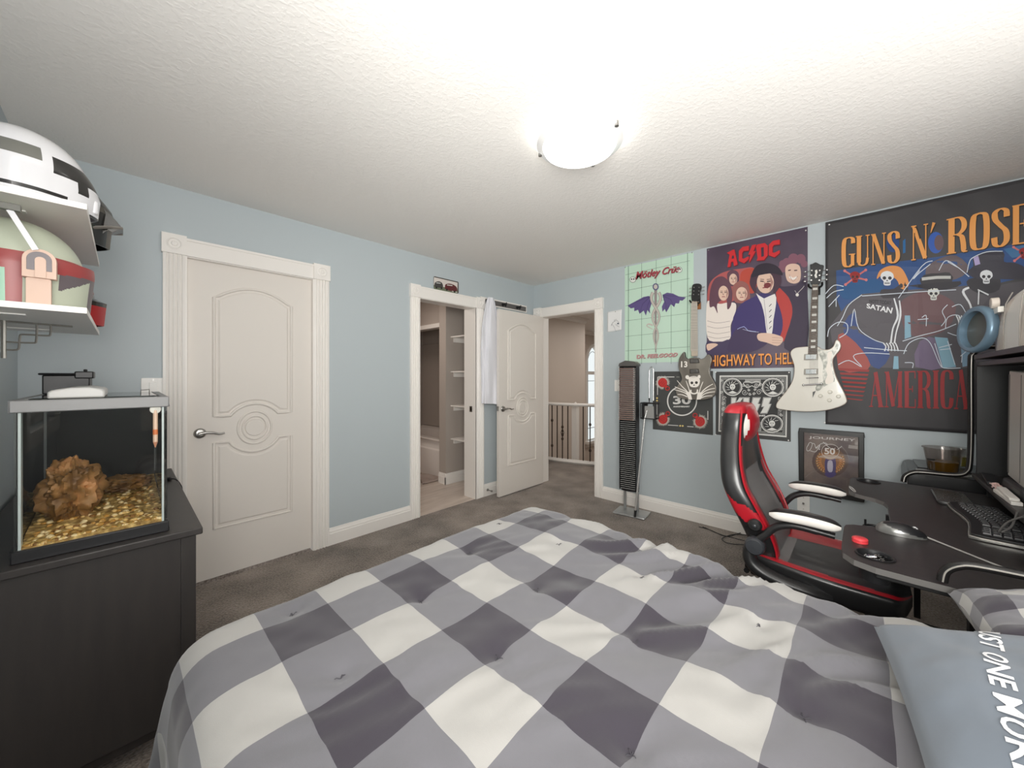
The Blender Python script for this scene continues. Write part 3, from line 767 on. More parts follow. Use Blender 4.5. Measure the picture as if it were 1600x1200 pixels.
pc_m = M('slate_pillowcase', (104, 112, 122), .85, spec=.2, sheen=.2)
add_bump(pc_m, 700, .08, .001)
p1, pt1 = pillow('pillow', (-2.615, -3.275, .752), (.996, .09, 0), (.09, -.96, .25), (-.02, .25, 1), .70, .48, .14, pc_m, 3)
p1.data.set_sharp_from_angle(angle=PI)
tag(p1, 'slate blue-grey pillow with white slanted lettering, lying on the comforter', 'pillow')
# lettering follows the pillow's curve
mb = MB(); wt = M('print_white', (236, 236, 238), .6)
for q in font_polys('JUST ONE MORE', .02, .25):
    vs = [pt1(.985 - 1.35 * p.x, -.33 - .30 * p.x + .16 * p.y, 1) + Vector((0, 0, .0025)) for p in q]
    mb.add(vs, [tuple(range(len(vs)))], wt)
lab(mb.build('lettering', p1, smooth=False), 'white slanted lettering')
chk2 = check_mat('buffalo_check_sham', (.058, .058), .02, .01, (58, 54, 62), (106, 105, 110), (160, 158, 155))
p2, pt2 = pillow('cushion', (-2.165, -3.36, .74), (.985, .10, 0), (.10, -.985, .08), (0, .08, 1), .31, .38, .15, chk2, 8, uvs=True)
tag(p2, 'small buffalo check cushion lying behind the slate pillow beside the desk', 'cushion')

# ================================================================ DRESSER
dr = thing('dresser', (-3.62, -.64, 0), 'dark espresso wooden dresser against the left wall under the aquarium', 'dresser')
DX0, DX1, DY0, DY1 = -3.88, -3.365, -1.25, -.04
MB().box(DX0 - .005, -1.268, .735, -3.347, -.022, .76, espresso_m).build('top', dr, bevel=.004)
MB().box(DX0, DY0 + .02, .06, DX1 - .02, DY1, .735, espresso_m).build('carcass', dr, bevel=.002)
MB().box(DX0, DY0, .10, DX1 - .04, DY0 + .0195, .735, espresso_m).build('end_panel', dr, bevel=.002)
for (x, y) in ((DX1 - .04, DY0), (DX1 - .04, DY1 - .04), (DX0, DY0), (DX0, DY1 - .04)):
    MB().box(x, y - .001, 0, x + .041, y + .041, .735, espresso_m).build('leg', dr, bevel=.002)
for r_ in range(3):
    for k in range(2):
        y0 = DY0 + .05 + k * .56; f = MB().box(DX1 - .019, y0, .12 + r_ * .2, DX1 + .003, y0 + .55, .31 + r_ * .2, espresso_m).build('drawer', dr, bevel=.002)
        MB().lathe([(.006, 0), (.006, .012), (.015, .018), (.013, .026), (.0005, .028)], (DX1 + .003, y0 + .275, .215 + r_ * .2), (1, 0, 0), steel_m, 16).build('knob', f)

# ================================================================ AQUARIUM
aq = thing('aquarium', (-3.6, -.92, .76), 'glass aquarium with grey rim, rock and gravel on the dark dresser', 'aquarium')
AX0, AX1, AY0, AY1, AZ0, AZ1 = -3.762, -3.440, -1.222, -.62, .76, 1.232
rimg_m = M('aquarium_grey_rim', (130, 130, 130), .4); add_bump(rimg_m, 30, .1, .003)
def frame_ring(x0, x1, y0, y1, z0, z1, wd, mat):
    mb = MB(); mb.box(x0, y0, z0, x1, y0 + wd, z1, mat).box(x0, y1 - wd, z0, x1, y1, z1, mat).box(x0, y0 + wd, z0, x0 + wd, y1 - wd, z1, mat).box(x1 - wd, y0 + wd, z0, x1, y1 - wd, z1, mat); return mb
frame_ring(AX0 - .008, AX1 + .006, AY0 - .008, AY1 + .008, AZ1 - .036, AZ1, .02, rimg_m).build('top_rim', aq, bevel=.003)
frame_ring(AX0 - .006, AX1 + .006, AY0 - .006, AY1 + .006, AZ0, AZ0 + .036, .012, black_m).build('bottom_rim', aq, bevel=.003)
aqg = glass('aquarium_glass', (250, 250, 248), .06)
for nm_, bx in (('front_pane', (AX0, AY0, AX1, AY0 + .006)), ('left_pane', (AX0, AY0 + .0065, AX0 + .006, AY1)), ('right_pane', (AX1 - .006, AY0 + .0065, AX1, AY1))):
    lab(MB().box(bx[0], bx[1], AZ0 + .004, bx[2], bx[3], AZ1 - .02, aqg).build('glass_pane', aq, smooth=False), 'clear glass ' + nm_.replace('_', ' '))
seal = M('silicone_edge', (205, 218, 222), .3)
MB().box(AX0 + .0065, AY0 + .0065, AZ0 + .03, AX0 + .012, AY0 + .035, AZ1 - .036, seal).build('silicone_seal', aq)
MB().box(AX1 - .012, AY0 + .0065, AZ0 + .03, AX1 - .0065, AY0 + .012, AZ1 - .036, seal).build('silicone_seal', aq)
MB().box(AX0 + .0065, AY1 - .010, AZ0 + .03, AX1 - .0065, AY1 - .002, AZ1 - .03, matte_m).box(AX1 + .0005, AY0 + .03, AZ0 + .037, AX1 + .003, AY1 - .01, AZ1 - .038, matte_m).box(AX0 - .003, AY0 + .06, AZ0 + .037, AX0 - .0005, AY1 - .01, AZ1 - .038, matte_m).build('black_backing', aq, smooth=False)
lab(MB().box(AX0 + .015, AY0 + .10, AZ1 - .004, AX1 - .02, AY1 - .015, AZ1 + .001, glass('lid_glass', (240, 244, 244), .3)).build('glass_lid', aq), 'clear glass lid')
# light hood on the lid
hood_m = M('hood_grey_white', (186, 185, 182), .35)
hp = [(-3.704, 0), (-3.704, .020), (-3.695, .026), (-3.66, .033), (-3.62, .034), (-3.592, .028), (-3.586, .020), (-3.586, 0)]
MB().prism(hp, (0, 0, AZ1 + .0015), (1, 0, 0), (0, 0, 1), (0, 1, 0), AY0 + .018, AY0 + .36, hood_m).build('light_hood', aq, bevel=.005, seg=3, angle=50)
flt = MB(); flt.box(AX0 + .005, AY1 - .12, AZ1 + .002, AX0 + .125, AY1 + .05, AZ1 + .075, black_m).box(AX0 - .004, AY1 - .13, AZ1 + .075, AX0 + .13, AY1 + .055, AZ1 + .083, black_m)
flt.box(AX0 + .085, AY1 - .13, AZ1 + .062, AX0 + .135, AY1 + .0, AZ1 + .09, black_m).cyl((AX0 + .11, AY1 - .05, AZ1 + .09), (AX0 + .11, AY1 - .05, AZ1 + .1), .006, black_m).box(AX0 + .02, AY1 + .001, AZ1 - .20, AX0 + .15, AY1 + .05, AZ1 + .01, black_m)
lab(flt.build('filter', aq, bevel=.004), 'black hang-on filter box')
mb = MB(); mb.tube([(AX1 - .055, AY1 - .22, AZ1 + .001), (AX1 - .055, AY1 - .22, AZ1 + .014), (AX1 - .03, AY1 - .22, AZ1 + .016), (AX1 - .03, AY1 - .22, AZ1 + .001)], .002, steel_m, 6)
mb.build('lid_handle', aq)
# thermometer on the front pane
tm = MB(); tx = AX1 - .028; ty = AY0 + .012
tm.cyl((tx, ty, 1.075), (tx, ty, 1.185), .0065, M('thermo_tube', (232, 200, 178), .25), n=12).cyl((tx, ty, 1.055), (tx, ty, 1.075), .001, M('thermo_tip', (214, 150, 120), .3), r1=.0065, n=12)
tm.cyl((tx, ty, 1.10), (tx, ty, 1.118), .0068, M('thermo_red', (214, 120, 70), .3), n=12).lathe([(.0005, 0), (.014, .001), (.015, .005), (.007, .008)], (tx, AY0 + .0062, 1.188), (0, 1, 0), whitep_m, 16)
lab(tm.build('thermometer', aq), 'slim pink glass thermometer')
# gravel bed: a bed with its visible pebbles modelled on top
grav_m = M('gravel', (170, 140, 80), .6); mottle(grav_m, (120, 84, 34), (240, 208, 140), 55, 3, (1, 1, 1), .32, .66, (172, 138, 76))
def gz(x, y): return .80 + .05 * (y - AY0) / .6 + .006 * noise.noise(Vector((x * 20, y * 20, 0))) + .008 * (x - AX0) / .33
mb = MB(); mb.grid(lambda u, v: (AX0 + .0075 + u * (AX1 - AX0 - .015), AY0 + .0075 + v * .58, gz(AX0 + u * .33, AY0 + v * .58)), 30, 50, grav_m)
mb.box(AX0 + .0075, AY0 + .0075, AZ0 + .01, AX1 - .0075, AY0 + .5875, AZ0 + .03, grav_m)
mb.grid(lambda u, v: (AX0 + .0075 + u * (AX1 - AX0 - .015), AY0 + .0075, AZ0 + .02 + v * (gz(AX0 + u * .33, AY0) - AZ0 - .02)), 30, 2, grav_m)
peb = [M('pebble_%d' % i, c, .35) for i, c in enumerate(((232, 196, 128), (190, 142, 66), (140, 98, 46), (246, 224, 176), (170, 140, 76)))]
for i in range(620):
    x = random.uniform(AX0 + .018, AX1 - .018); v = random.random() ** 1.8 * .5; y = AY0 + .018 + v
    if i < 200: y = AY0 + .0175; z = random.uniform(AZ0 + .038, gz(x, y))
    else: z = gz(x, y)
    s_ = random.uniform(.0045, .0085)
    T_ = Matrix.Rotation(random.uniform(0, 6), 3, 'Z') @ Matrix.Rotation(random.uniform(-.5, .5), 3, 'X')
    mb.ell((x, y, z), (s_ * 1.25, s_, s_ * .75), random.choice(peb), 7, 5, T_)
o = mb.build('gravel_bed', aq, angle=60); o['kind'] = 'stuff'; lab(o, 'golden brown gravel')
rock_m = M('brown_rock', (130, 88, 50), .55); mottle(rock_m, (92, 62, 36), (206, 150, 100), 14, 8, (1, 1, 1), .3, .68, (146, 108, 62))
def rock(c, r, seed, holes=True):
    mb = MB(); c = Vector(c)
    def f(u, v):
        t = 2 * PI * u; ph = -PI / 2 + PI * v; d = Vector((math.cos(ph) * math.cos(t), math.cos(ph) * math.sin(t), math.sin(ph)))
        n1 = noise.noise(d * 1.6 + Vector((seed, 0, 0))); n2 = noise.noise(d * 4.5 + Vector((0, seed, 0))); n3 = noise.noise(d * 11 + Vector((0, 0, seed)))
        k = 1 + .30 * n1 + .22 * n2 + .05 * n3
        cr_ = abs(noise.noise(d * 3.2 + Vector((seed, seed, 0))))
        if holes and cr_ < .07: k -= .16 * (1 - cr_ / .07)
        return c + Vector((d.x * r[0], d.y * r[1], d.z * r[2])) * k
    mb.grid(f, 72, 48, rock_m, wrap=True); return mb
tag(rock((-3.672, -.99, .905), (.072, .10, .100), 4.2).build('rock', angle=50), 'large pitted brown rock standing in the aquarium', 'rock')
tag(rock((-3.54, -.80, .868), (.075, .09, .030), 9.1).build('rock', angle=50), 'low flat reddish-brown rock behind the large rock in the aquarium', 'rock')
MATS['brown_rock']
mb = MB(); mb.cyl((-3.415, -.36, .770), (-3.375, -.38, .770), .010, black_m, n=12); mb.tube(cr([(-3.375, -.38, .770), (-3.358, -.40, .768), (-3.342, -.43, .745), (-3.335, -.45, .70), (-3.334, -.46, .5), (-3.336, -.46, .02)], 6), .003, black_m, 6)
tag(mb.build('power_lead'), 'black cord end lying over the dresser edge beside the aquarium', 'cord')

# ================================================================ WALL PLATES
def plate(name, o, u, n, w_, h_, label, kind):
    o = Vector(o); u = Vector(u); n = Vector(n); uz = Vector((0, 0, 1)); mb = MB()
    mb.prism(rrect(-w_ / 2, -h_ / 2, w_ / 2, h_ / 2, .006), o, u, uz, n, .0002, .006, whitep_m)
    r_ = mb.build(name, bevel=.0015); 
    g = M('socket_slot_grey', (120, 118, 114), .6)  # grey of the outlet slots
    if kind == 'switch':
        m2 = MB(); m2.prism(rrect(-.017, -.034, .017, .034, .002), o, u, uz, n, .0062, .0095, whitep_m); m2.build('rocker', r_, bevel=.001)
        [MB().cyl(o + uz * z + n * .006, o + uz * z + n * .0072, .0028, steel_m, n=10).build('screw', r_) for z in (-.048, .048)]
    elif kind == 'coax':
        m2 = MB(); m2.cyl(o + n * .006, o + n * .016, .0055, steel_m, n=12); m2.cyl(o + n * .006, o + n * .009, .008, steel_m, n=6); m2.build('coax_jack', r_)
        [MB().cyl(o + uz * z + n * .006, o + uz * z + n * .0072, .0028, steel_m, n=10).build('screw', r_) for z in (-.042, .042)]
    else:
        for z in (-.02, .02):
            m2 = MB(); m2.prism(rrect(-.0165, z - .014, .0165, z + .014, .008), o, u, uz, n, .0062, .008, whitep_m)
            m2.prism([(-.008, z - .004), (-.006, z - .004), (-.006, z + .006), (-.008, z + .006)], o, u, uz, n, .0081, .0084, g).prism([(.006, z - .004), (.008, z - .004), (.008, z + .006), (.006, z + .006)], o, u, uz, n, .0081, .0084, g)
            m2.build('socket', r_)
    tag(r_, label, 'switch' if kind == 'switch' else 'outlet'); return r_
plate('light_switch', (-3.425, 0, 1.235), (1, 0, 0), (0, -1, 0), .10, .118, 'white rocker light switch beside the closed closet door behind the aquarium', 'switch')
plate('light_switch', (0, -1.145, 1.21), (0, -1, 0), (-1, 0, 0), .07, .118, 'white light switch half hidden behind the disc tower', 'switch')
plate('coax_plate', (0, -2.667, .345), (0, -1, 0), (-1, 0, 0), .075, .118, 'white cable socket plate low on the wall beside the red chair', 'coax')
plate('power_outlet', (XL, -.16, .67), (0, -1, 0), (1, 0, 0), .07, .115, 'white power outlet on the left wall behind the aquarium', 'outlet')
tag(MB().lathe([(.014, 0), (.014, .006), (.005, .010), (.005, .055), (.010, .058), (.010, .07), (.0005, .072)], (-.80, -.016, .065), (0, -1, 0), steel_m, 16).build('door_stop'), 'small steel door stop screwed to the baseboard behind the open door', 'door stop')

# ================================================================ SHELVES AND HELMETS ON THE LEFT WALL
for z, lb in ((1.80, 'upper white wall shelf holding the white helmet'), (1.50, 'lower white wall shelf holding the green and red helmet')):
    r_ = thing('wall_shelf', (XL, -.966, z), lb, 'shelf', 'pair of white shelves on the left wall')
    MB().box(XL + .001, -1.366, z - .017, -3.617, -.566, z, white_m).build('shelf_board', r_, bevel=.001)
    for y in (-1.22, -.72):
        m2 = MB(); m2.box(XL + .001, y - .012, z - .11, XL + .004, y + .012, z - .018, whitep_m).box(XL + .001, y - .012, z - .021, XL + .16, y + .012, z - .0175, whitep_m); m2.build('bracket', r_)
# wire hook rack below the lower shelf
wr_m = M('grey_wire', (150, 148, 142), .35, .8)
hk = MB(); hy_ = -1.10
hk.tube([(XL + .001, hy_, 1.472), (-3.66, hy_, 1.466)], .0035, wr_m, 6).tube([(-3.795, hy_, 1.472), (-3.795, hy_, 1.357)], .0055, wr_m, 8)
hk.tube(cr([(-3.79, hy_, 1.407), (-3.742, hy_, 1.407), (-3.734, hy_, 1.415), (-3.733, hy_, 1.468)], 3), .003, wr_m, 6)
hk.tube(cr([(-3.79, hy_, 1.383), (-3.774, hy_, 1.383), (-3.767, hy_, 1.390), (-3.765, hy_, 1.425), (-3.758, hy_, 1.432), (-3.713, hy_, 1.432), (-3.706, hy_, 1.438), (-3.705, hy_, 1.467)], 3), .003, wr_m, 6)
tag(hk.build('wire_hook_rack'), 'grey bent wire hook rack on the wall below the lower shelf', 'hook rack')

def helmet(c, rx, ry, rz, zlow, matfn, f_extra=None, seed=0, nu=64, nv=40):
    """open-bottomed shell, front toward +X; c = centre of the dome"""
    c = Vector(c); mb = MB()
    def f(u, v):
        t = 2 * PI * u - PI; ph = R(-62) + (PI / 2 - R(-62)) * v
        d = Vector((math.cos(ph) * math.cos(t), math.cos(ph) * math.sin(t), math.sin(ph)))
        k = 1.0
        if ph < 0:
            k = 1.0 / max(math.cos(ph), .47) * (1 - .10 * (-ph))
        p = Vector((d.x * rx * k, d.y * ry * k, max(d.z * rz * (1 if ph > 0 else k * 1.0), -zlow)))
        if f_extra: p = f_extra(p, t, ph)
        return c + p
    mb.grid(f, nu, nv, None, wrap=True, matfn=matfn); return mb
hw = M('helmet_white', (214, 214, 217), .18, coat=.3); hb = M('helmet_black', (30, 29, 28), .22, coat=.4); hg = M('helmet_grey_vent', (104, 104, 98), .5)
def chin(p, t, ph):
    a = abs(t)
    if ph < .35 and a < 1.0:
        k = (1 - a / 1.0) * min(1, (.35 - ph) / .6); p = p + Vector((.028 * k, 0, 0))
    return p
def mw(u, v):
    t = 2 * PI * u - PI; ph = R(-62) + (PI / 2 - R(-62)) * v
    if -.06 < ph < .30 and abs(t) < 1.02: return hb
    if -.30 < ph < -.05 and .42 < abs(t) < .62: return hb
    if .12 < ph < .42 and 1.15 < abs(t) < 1.75: return hg
    if -.52 < ph < -.46 and .8 < abs(t) < 2.6: return hb
    if ph < -.62 and abs(t) < .35: return hb
    return hw
h1 = helmet((-3.755, -1.20, 1.895), .135, .125, .13, .092, mw, chin, nu=200, nv=120).build('helmet', angle=60, weld=True)
tag(h1, 'glossy white full-face helmet with black visor on the upper shelf', 'helmet')
mb = MB(); mb.prism(rrect(-.03, -.022, .03, .022, .008), (-3.612, -1.20, 1.838), (0, 1, 0), (0, 0, 1), (1, 0, 0), -.03, .012, hw)
lab(mb.build('chin_guard', h1, bevel=.006), 'white chin guard')
def mk(u, v):
    t = 2 * PI * u - PI; ph = R(-62) + (PI / 2 - R(-62)) * v
    return M('helmet_smoke', (92, 88, 82), .25, .4) if (abs(t) < .85 and -.1 < ph < .12) or (abs(t) < .2 and ph < -.1) else hb
def snout(p, t, ph):
    a = abs(t)
    if a < .9 and ph < .5:
        k = (1 - a / .9) * min(1, (.5 - ph) / .5); p = p + Vector((.030 * k, 0, 0))
    return p
h2 = helmet((-3.745, -.83, 1.935), .145, .135, .15, .132, mk, snout, nu=28, nv=18).build('helmet', angle=20, weld=True)
tag(h2, 'faceted black helmet with pointed snout behind the white helmet on the upper shelf', 'helmet')
mb = MB()
for s_ in (-1, 1): mb.tube([(-3.625, -.83 + s_ * .07, 1.86), (-3.58, -.83 + s_ * .048, 1.880), (-3.546, -.83 + s_ * .044, 1.886)], .006, M('helmet_trim_grey', (150, 146, 140), .3, .5), 5)
mb.prism([(-3.64, 1.975), (-3.60, 1.950), (-3.575, 1.925), (-3.545, 1.885), (-3.585, 1.872), (-3.60, 1.850), (-3.64, 1.835)], (0, -.83, 0), (1, 0, 0), (0, 0, 1), (0, 1, 0), -.045, .045, hb)
lab(mb.build('mouth_guard', h2), 'grey edged mouth guard')
gr_ = M('helmet_sage', (178, 184, 166), .35); rd = M('helmet_maroon', (146, 62, 62), .35); mint = M('helmet_mint', (150, 192, 168), .35); dk = M('helmet_plum_grey', (96, 88, 92), .3); sand = M('helmet_sand', (206, 176, 158), .45)
def mg(u, v):
    t = 2 * PI * u - PI; ph = R(-62) + (PI / 2 - R(-62)) * v; a = abs(t)
    if ph > .22: return gr_
    if ph > -.10 + .04 * math.cos(a * 2): return rd
    if a < .22: return dk
    if a < .85: return dk if ph > -.12 - .5 * (a - .22) else gr_
    if 1.36 <= a < 1.56: return rd
    if a >= 1.56: return mint
    return gr_
h3 = helmet((-3.765, -1.19, 1.615), .135, .128, .145, .112, mg, lambda p, t, ph: p + (Vector((.022, 0, 0)) * max(0, 1 - abs(t)) * (1 if ph < .2 else 0)), nu=200, nv=120).build('helmet', angle=60, weld=True)
tag(h3, 'sage green helmet with maroon band and dark visor on the lower shelf', 'helmet')
mb = MB(); ex, ey, ez = -3.705, -1.322, 1.595
mb.prism(rrect(-.024, -.095, .020, -.02, .004) , (ex, ey, ez), (1, 0, 0), (0, 0, 1), (0, -1, 0), -.012, .008, sand)
mb.prism(arc(0, .03, .030, 0, 180, 12) + [(-.030, -.02), (.030, -.02)], (ex, ey, ez), (1, 0, 0), (0, 0, 1), (0, -1, 0), -.010, .014, sand)
mb.prism(arc(0, .03, .022, 0, 180, 12) + [(-.022, 0), (.022, 0)], (ex, ey, ez), (1, 0, 0), (0, 0, 1), (0, -1, 0), .0145, .0155, dk)
mb.prism(arc(.002, .028, .010, 0, 180, 8) + [(-.008, -.02), (.012, -.02)], (ex, ey, ez), (1, 0, 0), (0, 0, 1), (0, -1, 0), .0156, .0175, sand)
lab(mb.build('ear_cap', h3, bevel=.001), 'sand coloured ear cap')
mb = MB(); mb.box(-.006, -.003, 0, .006, .003, .105, hw, Matrix.Translation((ex - .006, ey - .018, ez + .055)) @ Matrix.Rotation(R(-24), 4, 'Y'))
lab(mb.build('stalk', h3), 'thin white stalk')
mb = MB(); mb.box(-.024, -.008, 0, .022, .008, .018, hg, Matrix.Translation((ex - .052, ey - .018, ez + .150)))
lab(mb.build('stalk_tip', h3, bevel=.002), 'dark grey block on top of the stalk')
red2 = M('helmet_red', (164, 24, 30), .3)
def mr(u, v):
    t = 2 * PI * u - PI; ph = R(-62) + (PI / 2 - R(-62)) * v
    if -.25 < ph < .1 and abs(t) < .9: return hb
    if ph > .1: return M('helmet_dark_red', (120, 30, 32), .35)
    return red2
h4 = helmet((-3.745, -.79, 1.610), .122, .122, .12, .108, mr, lambda p, t, ph: p + (Vector((.035, 0, 0)) * max(0, 1 - abs(t)) * (1 if ph < -.1 else 0)), nu=32, nv=20).build('helmet', angle=25, weld=True)
tag(h4, 'dark red helmet behind the sage green helmet on the lower shelf', 'helmet')
# ================================================================ PRINTS AND POSTERS
def sheet(name, y0, y1, z0, z1, mat, label, cat, th=.0012, group=None, wave=None):
    """sheet hung flat on the right wall"""
    mb = MB()
    if wave:
        mb.grid(lambda u, v: (-.0006 - wave(u, v), -(y0 + (y1 - y0) * u), z0 + (z1 - z0) * v), 60, 60, mat)
    else: mb.box(-.0002 - th, -y0, z0, -.0002, -y1, z1, mat)
    o = mb.build(name, smooth=bool(wave), angle=180, solid=.001 if wave else 0)
    return tag(o, label, cat, group)
def pins(par, pts, n=NB, c=None):
    for p in pts:
        p = Vector(p); lab(MB().lathe([(.0005, .006), (.005, .005), (.005, .002), (.002, 0)], p, n, c or steel_m, 10).build('pin', par), 'small round push pin')

# --- mint tile poster with winged staff (plain stand-in for the artwork, same lettering)
mint_m = M('poster_mint', (196, 222, 204), .45)
s1 = sheet('poster', 1.222, 1.885, 1.44, 2.425, mint_m, 'mint green poster with purple winged staff beside the doorway', 'poster')
a = Art(WB, NB); a.view(940, 380, 5.453)
ln = (112, 140, 124)
for x in (230, 342, 466, 594, 733): a.line([(x, 200 - (x - 200) * .22), (x, 1030)], 3 if x != 230 and x != 733 else 5, ln, 1)
for yl, yr in ((270, 150), (405, 300), (535, 450), (662, 597), (795, 740), (918, 882)): a.line([(205, yl), (752, yr)], 2.6, ln, 1)
pu = (96, 84, 132); pu2 = (70, 60, 100)
a.poly([(222, 532), (300, 490), (360, 458), (405, 450), (432, 470), (425, 520), (412, 560), (415, 600), (392, 570), (378, 618), (360, 575), (325, 602), (312, 568), (280, 580), (280, 550), (250, 556)], pu, 2)
a.poly([(520, 440), (560, 422), (610, 430), (660, 455), (720, 463), (690, 490), (668, 488), (660, 515), (632, 512), (620, 545), (592, 520), (570, 560), (552, 590), (540, 560), (520, 585), (515, 540), (535, 500)], pu, 2)
for p in (((405, 455), (300, 500), (225, 532)), ((410, 460), (350, 520), (325, 600)), ((420, 470), (395, 530), (378, 612))): a.line(p, [5, 3, 1.5], pu2, 3)
for p in (((525, 445), (620, 450), (718, 463)), ((525, 450), (590, 480), (620, 540)), ((525, 455), (550, 520), (552, 585))): a.line(p, [5, 3, 1.5], pu2, 3)
st = (196, 188, 180); st2 = (128, 118, 116)
a.line([(462, 345), (462, 930)], [26, 8], (150, 140, 140), 2)
a.ell(462, 372, 26, 30, (90, 92, 128), 3).ell(462, 372, 16, 20, st, 4)
for k, (c_, wd) in enumerate(((st2, 27), (st, 20))):
    L1 = []; L2 = []
    for i in range(60):
        t = i / 59; y = 420 + 480 * t; am = 42 * (1 - .72 * t)
        L1.append((464 + am * math.sin(t * 9.2 + .6), y)); L2.append((464 - am * math.sin(t * 9.2 + .6), y))
    a.line(L1, [wd * (1 - .65 * i / 59) for i in range(60)], c_, 3 + k); a.line(L2, [wd * (1 - .65 * i / 59) for i in range(60)], c_, 5 + k)
a.line([(440, 700), (402, 690), (388, 705), (415, 722), (440, 735)], [14, 12, 9, 8, 5], st, 7, 4)
a.done('artwork', s1)
for d, c_, l in ((4, (110, 60, 66), 8), (0, (176, 74, 84), 9)):
    a.text('Mötley Crüe', [(288 + d, 245 + d), (672 + d, 186 + d), (660 + d, 262 + d), (290 + d, 330 + d)], c_, l, .015, .35)
    a.text('DR. FEELGOOD', [(290 + d, 952 + d), (652 + d, 932 + d), (642 + d, 966 + d), (300 + d, 984 + d)], (150, 120, 120) if d else (196, 150, 148), l, .03, .3)
for x, y in ((268, 312), (662, 228)):
    a.ell(x, y, 26, 24, (225, 228, 222), 8).ring(x, y, 26, 24, 3, (90, 80, 80), 9, 16).ell(x - 9, y - 4, 6, 7, (60, 55, 58), 9, n=8).ell(x + 9, y - 5, 6, 7, (60, 55, 58), 9, n=8)
lab(a.done('lettering', s1), 'dark red script lettering')
pins(s1, [WB(977, 418), WB(1081.5, 395)])

# --- pinned drawing
pap = MB(); pap.grid(lambda u, v: Vector((-.0012 - .012 * (u * u) * (1 - v) - .006 * max(0, u - .7), -1.025 - .165 * u, 1.775 + .215 * v + .008 * u)), 12, 12, M('drawing_paper', (232, 232, 232), .7))
pp = pap.build('drawing', solid=.0006, angle=180); tag(pp, 'small white paper with a pencil drawing pinned beside the doorway', 'drawing')
a = Art(WB, NB, .016); a.view(940, 380, 5.453)
gp = (90, 90, 96)
a.line([(88, 705), (100, 680), (130, 660), (150, 672), (155, 690)], 2, gp, 1, 4).line([(92, 690), (110, 710), (122, 735), (130, 755)], 1.6, gp, 1, 4).ell(146, 686, 7, 6, (70, 80, 100), 1).line([(125, 690), (140, 705), (158, 715)], 1.6, gp, 1, 4).line([(120, 668), (115, 655), (135, 650)], 1.6, gp, 1, 4)
a.done('artwork', pp); pins(pp, [WB(962, 487) + Vector((-.004, 0, 0))])

# --- hard rock group poster: dark plum sheet, red angular title, generic five-figure group
plum_m = M('poster_plum', (74, 62, 80), .4)
mottle(plum_m, (62, 50, 66), (98, 82, 102), 2.2, 3, (1, 1, 1), .3, .75)
s2 = sheet('poster', 1.995, 2.692, 1.372, 2.43, plum_m, 'dark plum poster of five rockers with red angular title between guitars', 'poster')
a = Art(WB, NB); a.view(1090, 350, 4.8)
def orx(pts, c, l, sm=5): a.poly(pts, c, l, sm)
orx([(75, 580), (90, 450), (160, 380), (240, 350), (330, 335), (420, 330), (440, 420), (300, 560), (120, 620)], (178, 92, 92), 1)
orx([(330, 360), (430, 335), (450, 420), (420, 520), (330, 480)], (184, 76, 62), 2)
orx([(590, 490), (650, 500), (700, 590), (712, 660), (690, 760), (650, 880), (600, 820), (600, 620)], (184, 66, 62), 2)
skin = (222, 190, 172); sk2 = (168, 128, 120); hair = (102, 70, 84); hair2 = (74, 52, 66); dkc = (48, 40, 62)
def face(cx, cy, rx, ry, l, tilt=0):
    a.ell(cx, cy, rx, ry, skin, l, tilt); 
    a.line([(cx - rx * .6, cy - ry * .12), (cx - rx * .18, cy - ry * .08)], ry * .10, (70, 48, 54), l + 1)
    a.line([(cx + rx * .18, cy - ry * .08), (cx + rx * .6, cy - ry * .12)], ry * .10, (70, 48, 54), l + 1)
    a.line([(cx - rx * .6, cy - ry * .3), (cx - rx * .15, cy - ry * .26)], ry * .06, (96, 66, 66), l + 1)
    a.line([(cx + rx * .15, cy - ry * .26), (cx + rx * .6, cy - ry * .3)], ry * .06, (96, 66, 66), l + 1)
    a.poly([(cx - rx * .10, cy - ry * .1), (cx + rx * .12, cy + ry * .25), (cx - rx * .16, cy + ry * .25)], sk2, l + 1)
    a.line([(cx - rx * .32, cy + ry * .5), (cx, cy + ry * .46), (cx + rx * .32, cy + ry * .5)], ry * .10, (150, 70, 76), l + 1)
    a.poly([(cx + rx * .55, cy - ry * .7), (cx + rx * .95, cy), (cx + rx * .5, cy + ry * .85), (cx + rx * .62, cy)], sk2, l + 1)
# back figures
orx([(225, 420), (225, 370), (262, 345), (305, 365), (312, 420), (300, 460), (240, 465)], hair, 3); face(268, 415, 30, 42, 4)
orx([(262, 520), (270, 460), (320, 428), (375, 450), (392, 510), (385, 580), (290, 590)], (150, 96, 92), 5); face(332, 525, 42, 52, 6)
# left figure: long hair, pale shirt
orx([(70, 600), (110, 585), (170, 600), (230, 590), (288, 600), (282, 680), (250, 760), (245, 860), (160, 882), (75, 850)], (232, 222, 214), 7, 4)
for y in (735, 775, 815, 850): a.line([(75, y - 8), (150, y + 8), (244, y - 6)], 2.4, (130, 112, 116), 8, 4)
orx([(72, 880), (160, 890), (245, 868), (250, 960), (80, 985)], (74, 64, 92), 8, 3)
orx([(70, 905), (120, 895), (155, 905), (120, 930), (80, 950)], skin, 9, 3)
orx([(92, 620), (96, 500), (130, 415), (190, 395), (240, 440), (262, 520), (252, 610), (225, 640), (215, 560), (150, 600), (152, 670), (125, 620)], hair, 9, 4)
face(196, 520, 38, 56, 10)
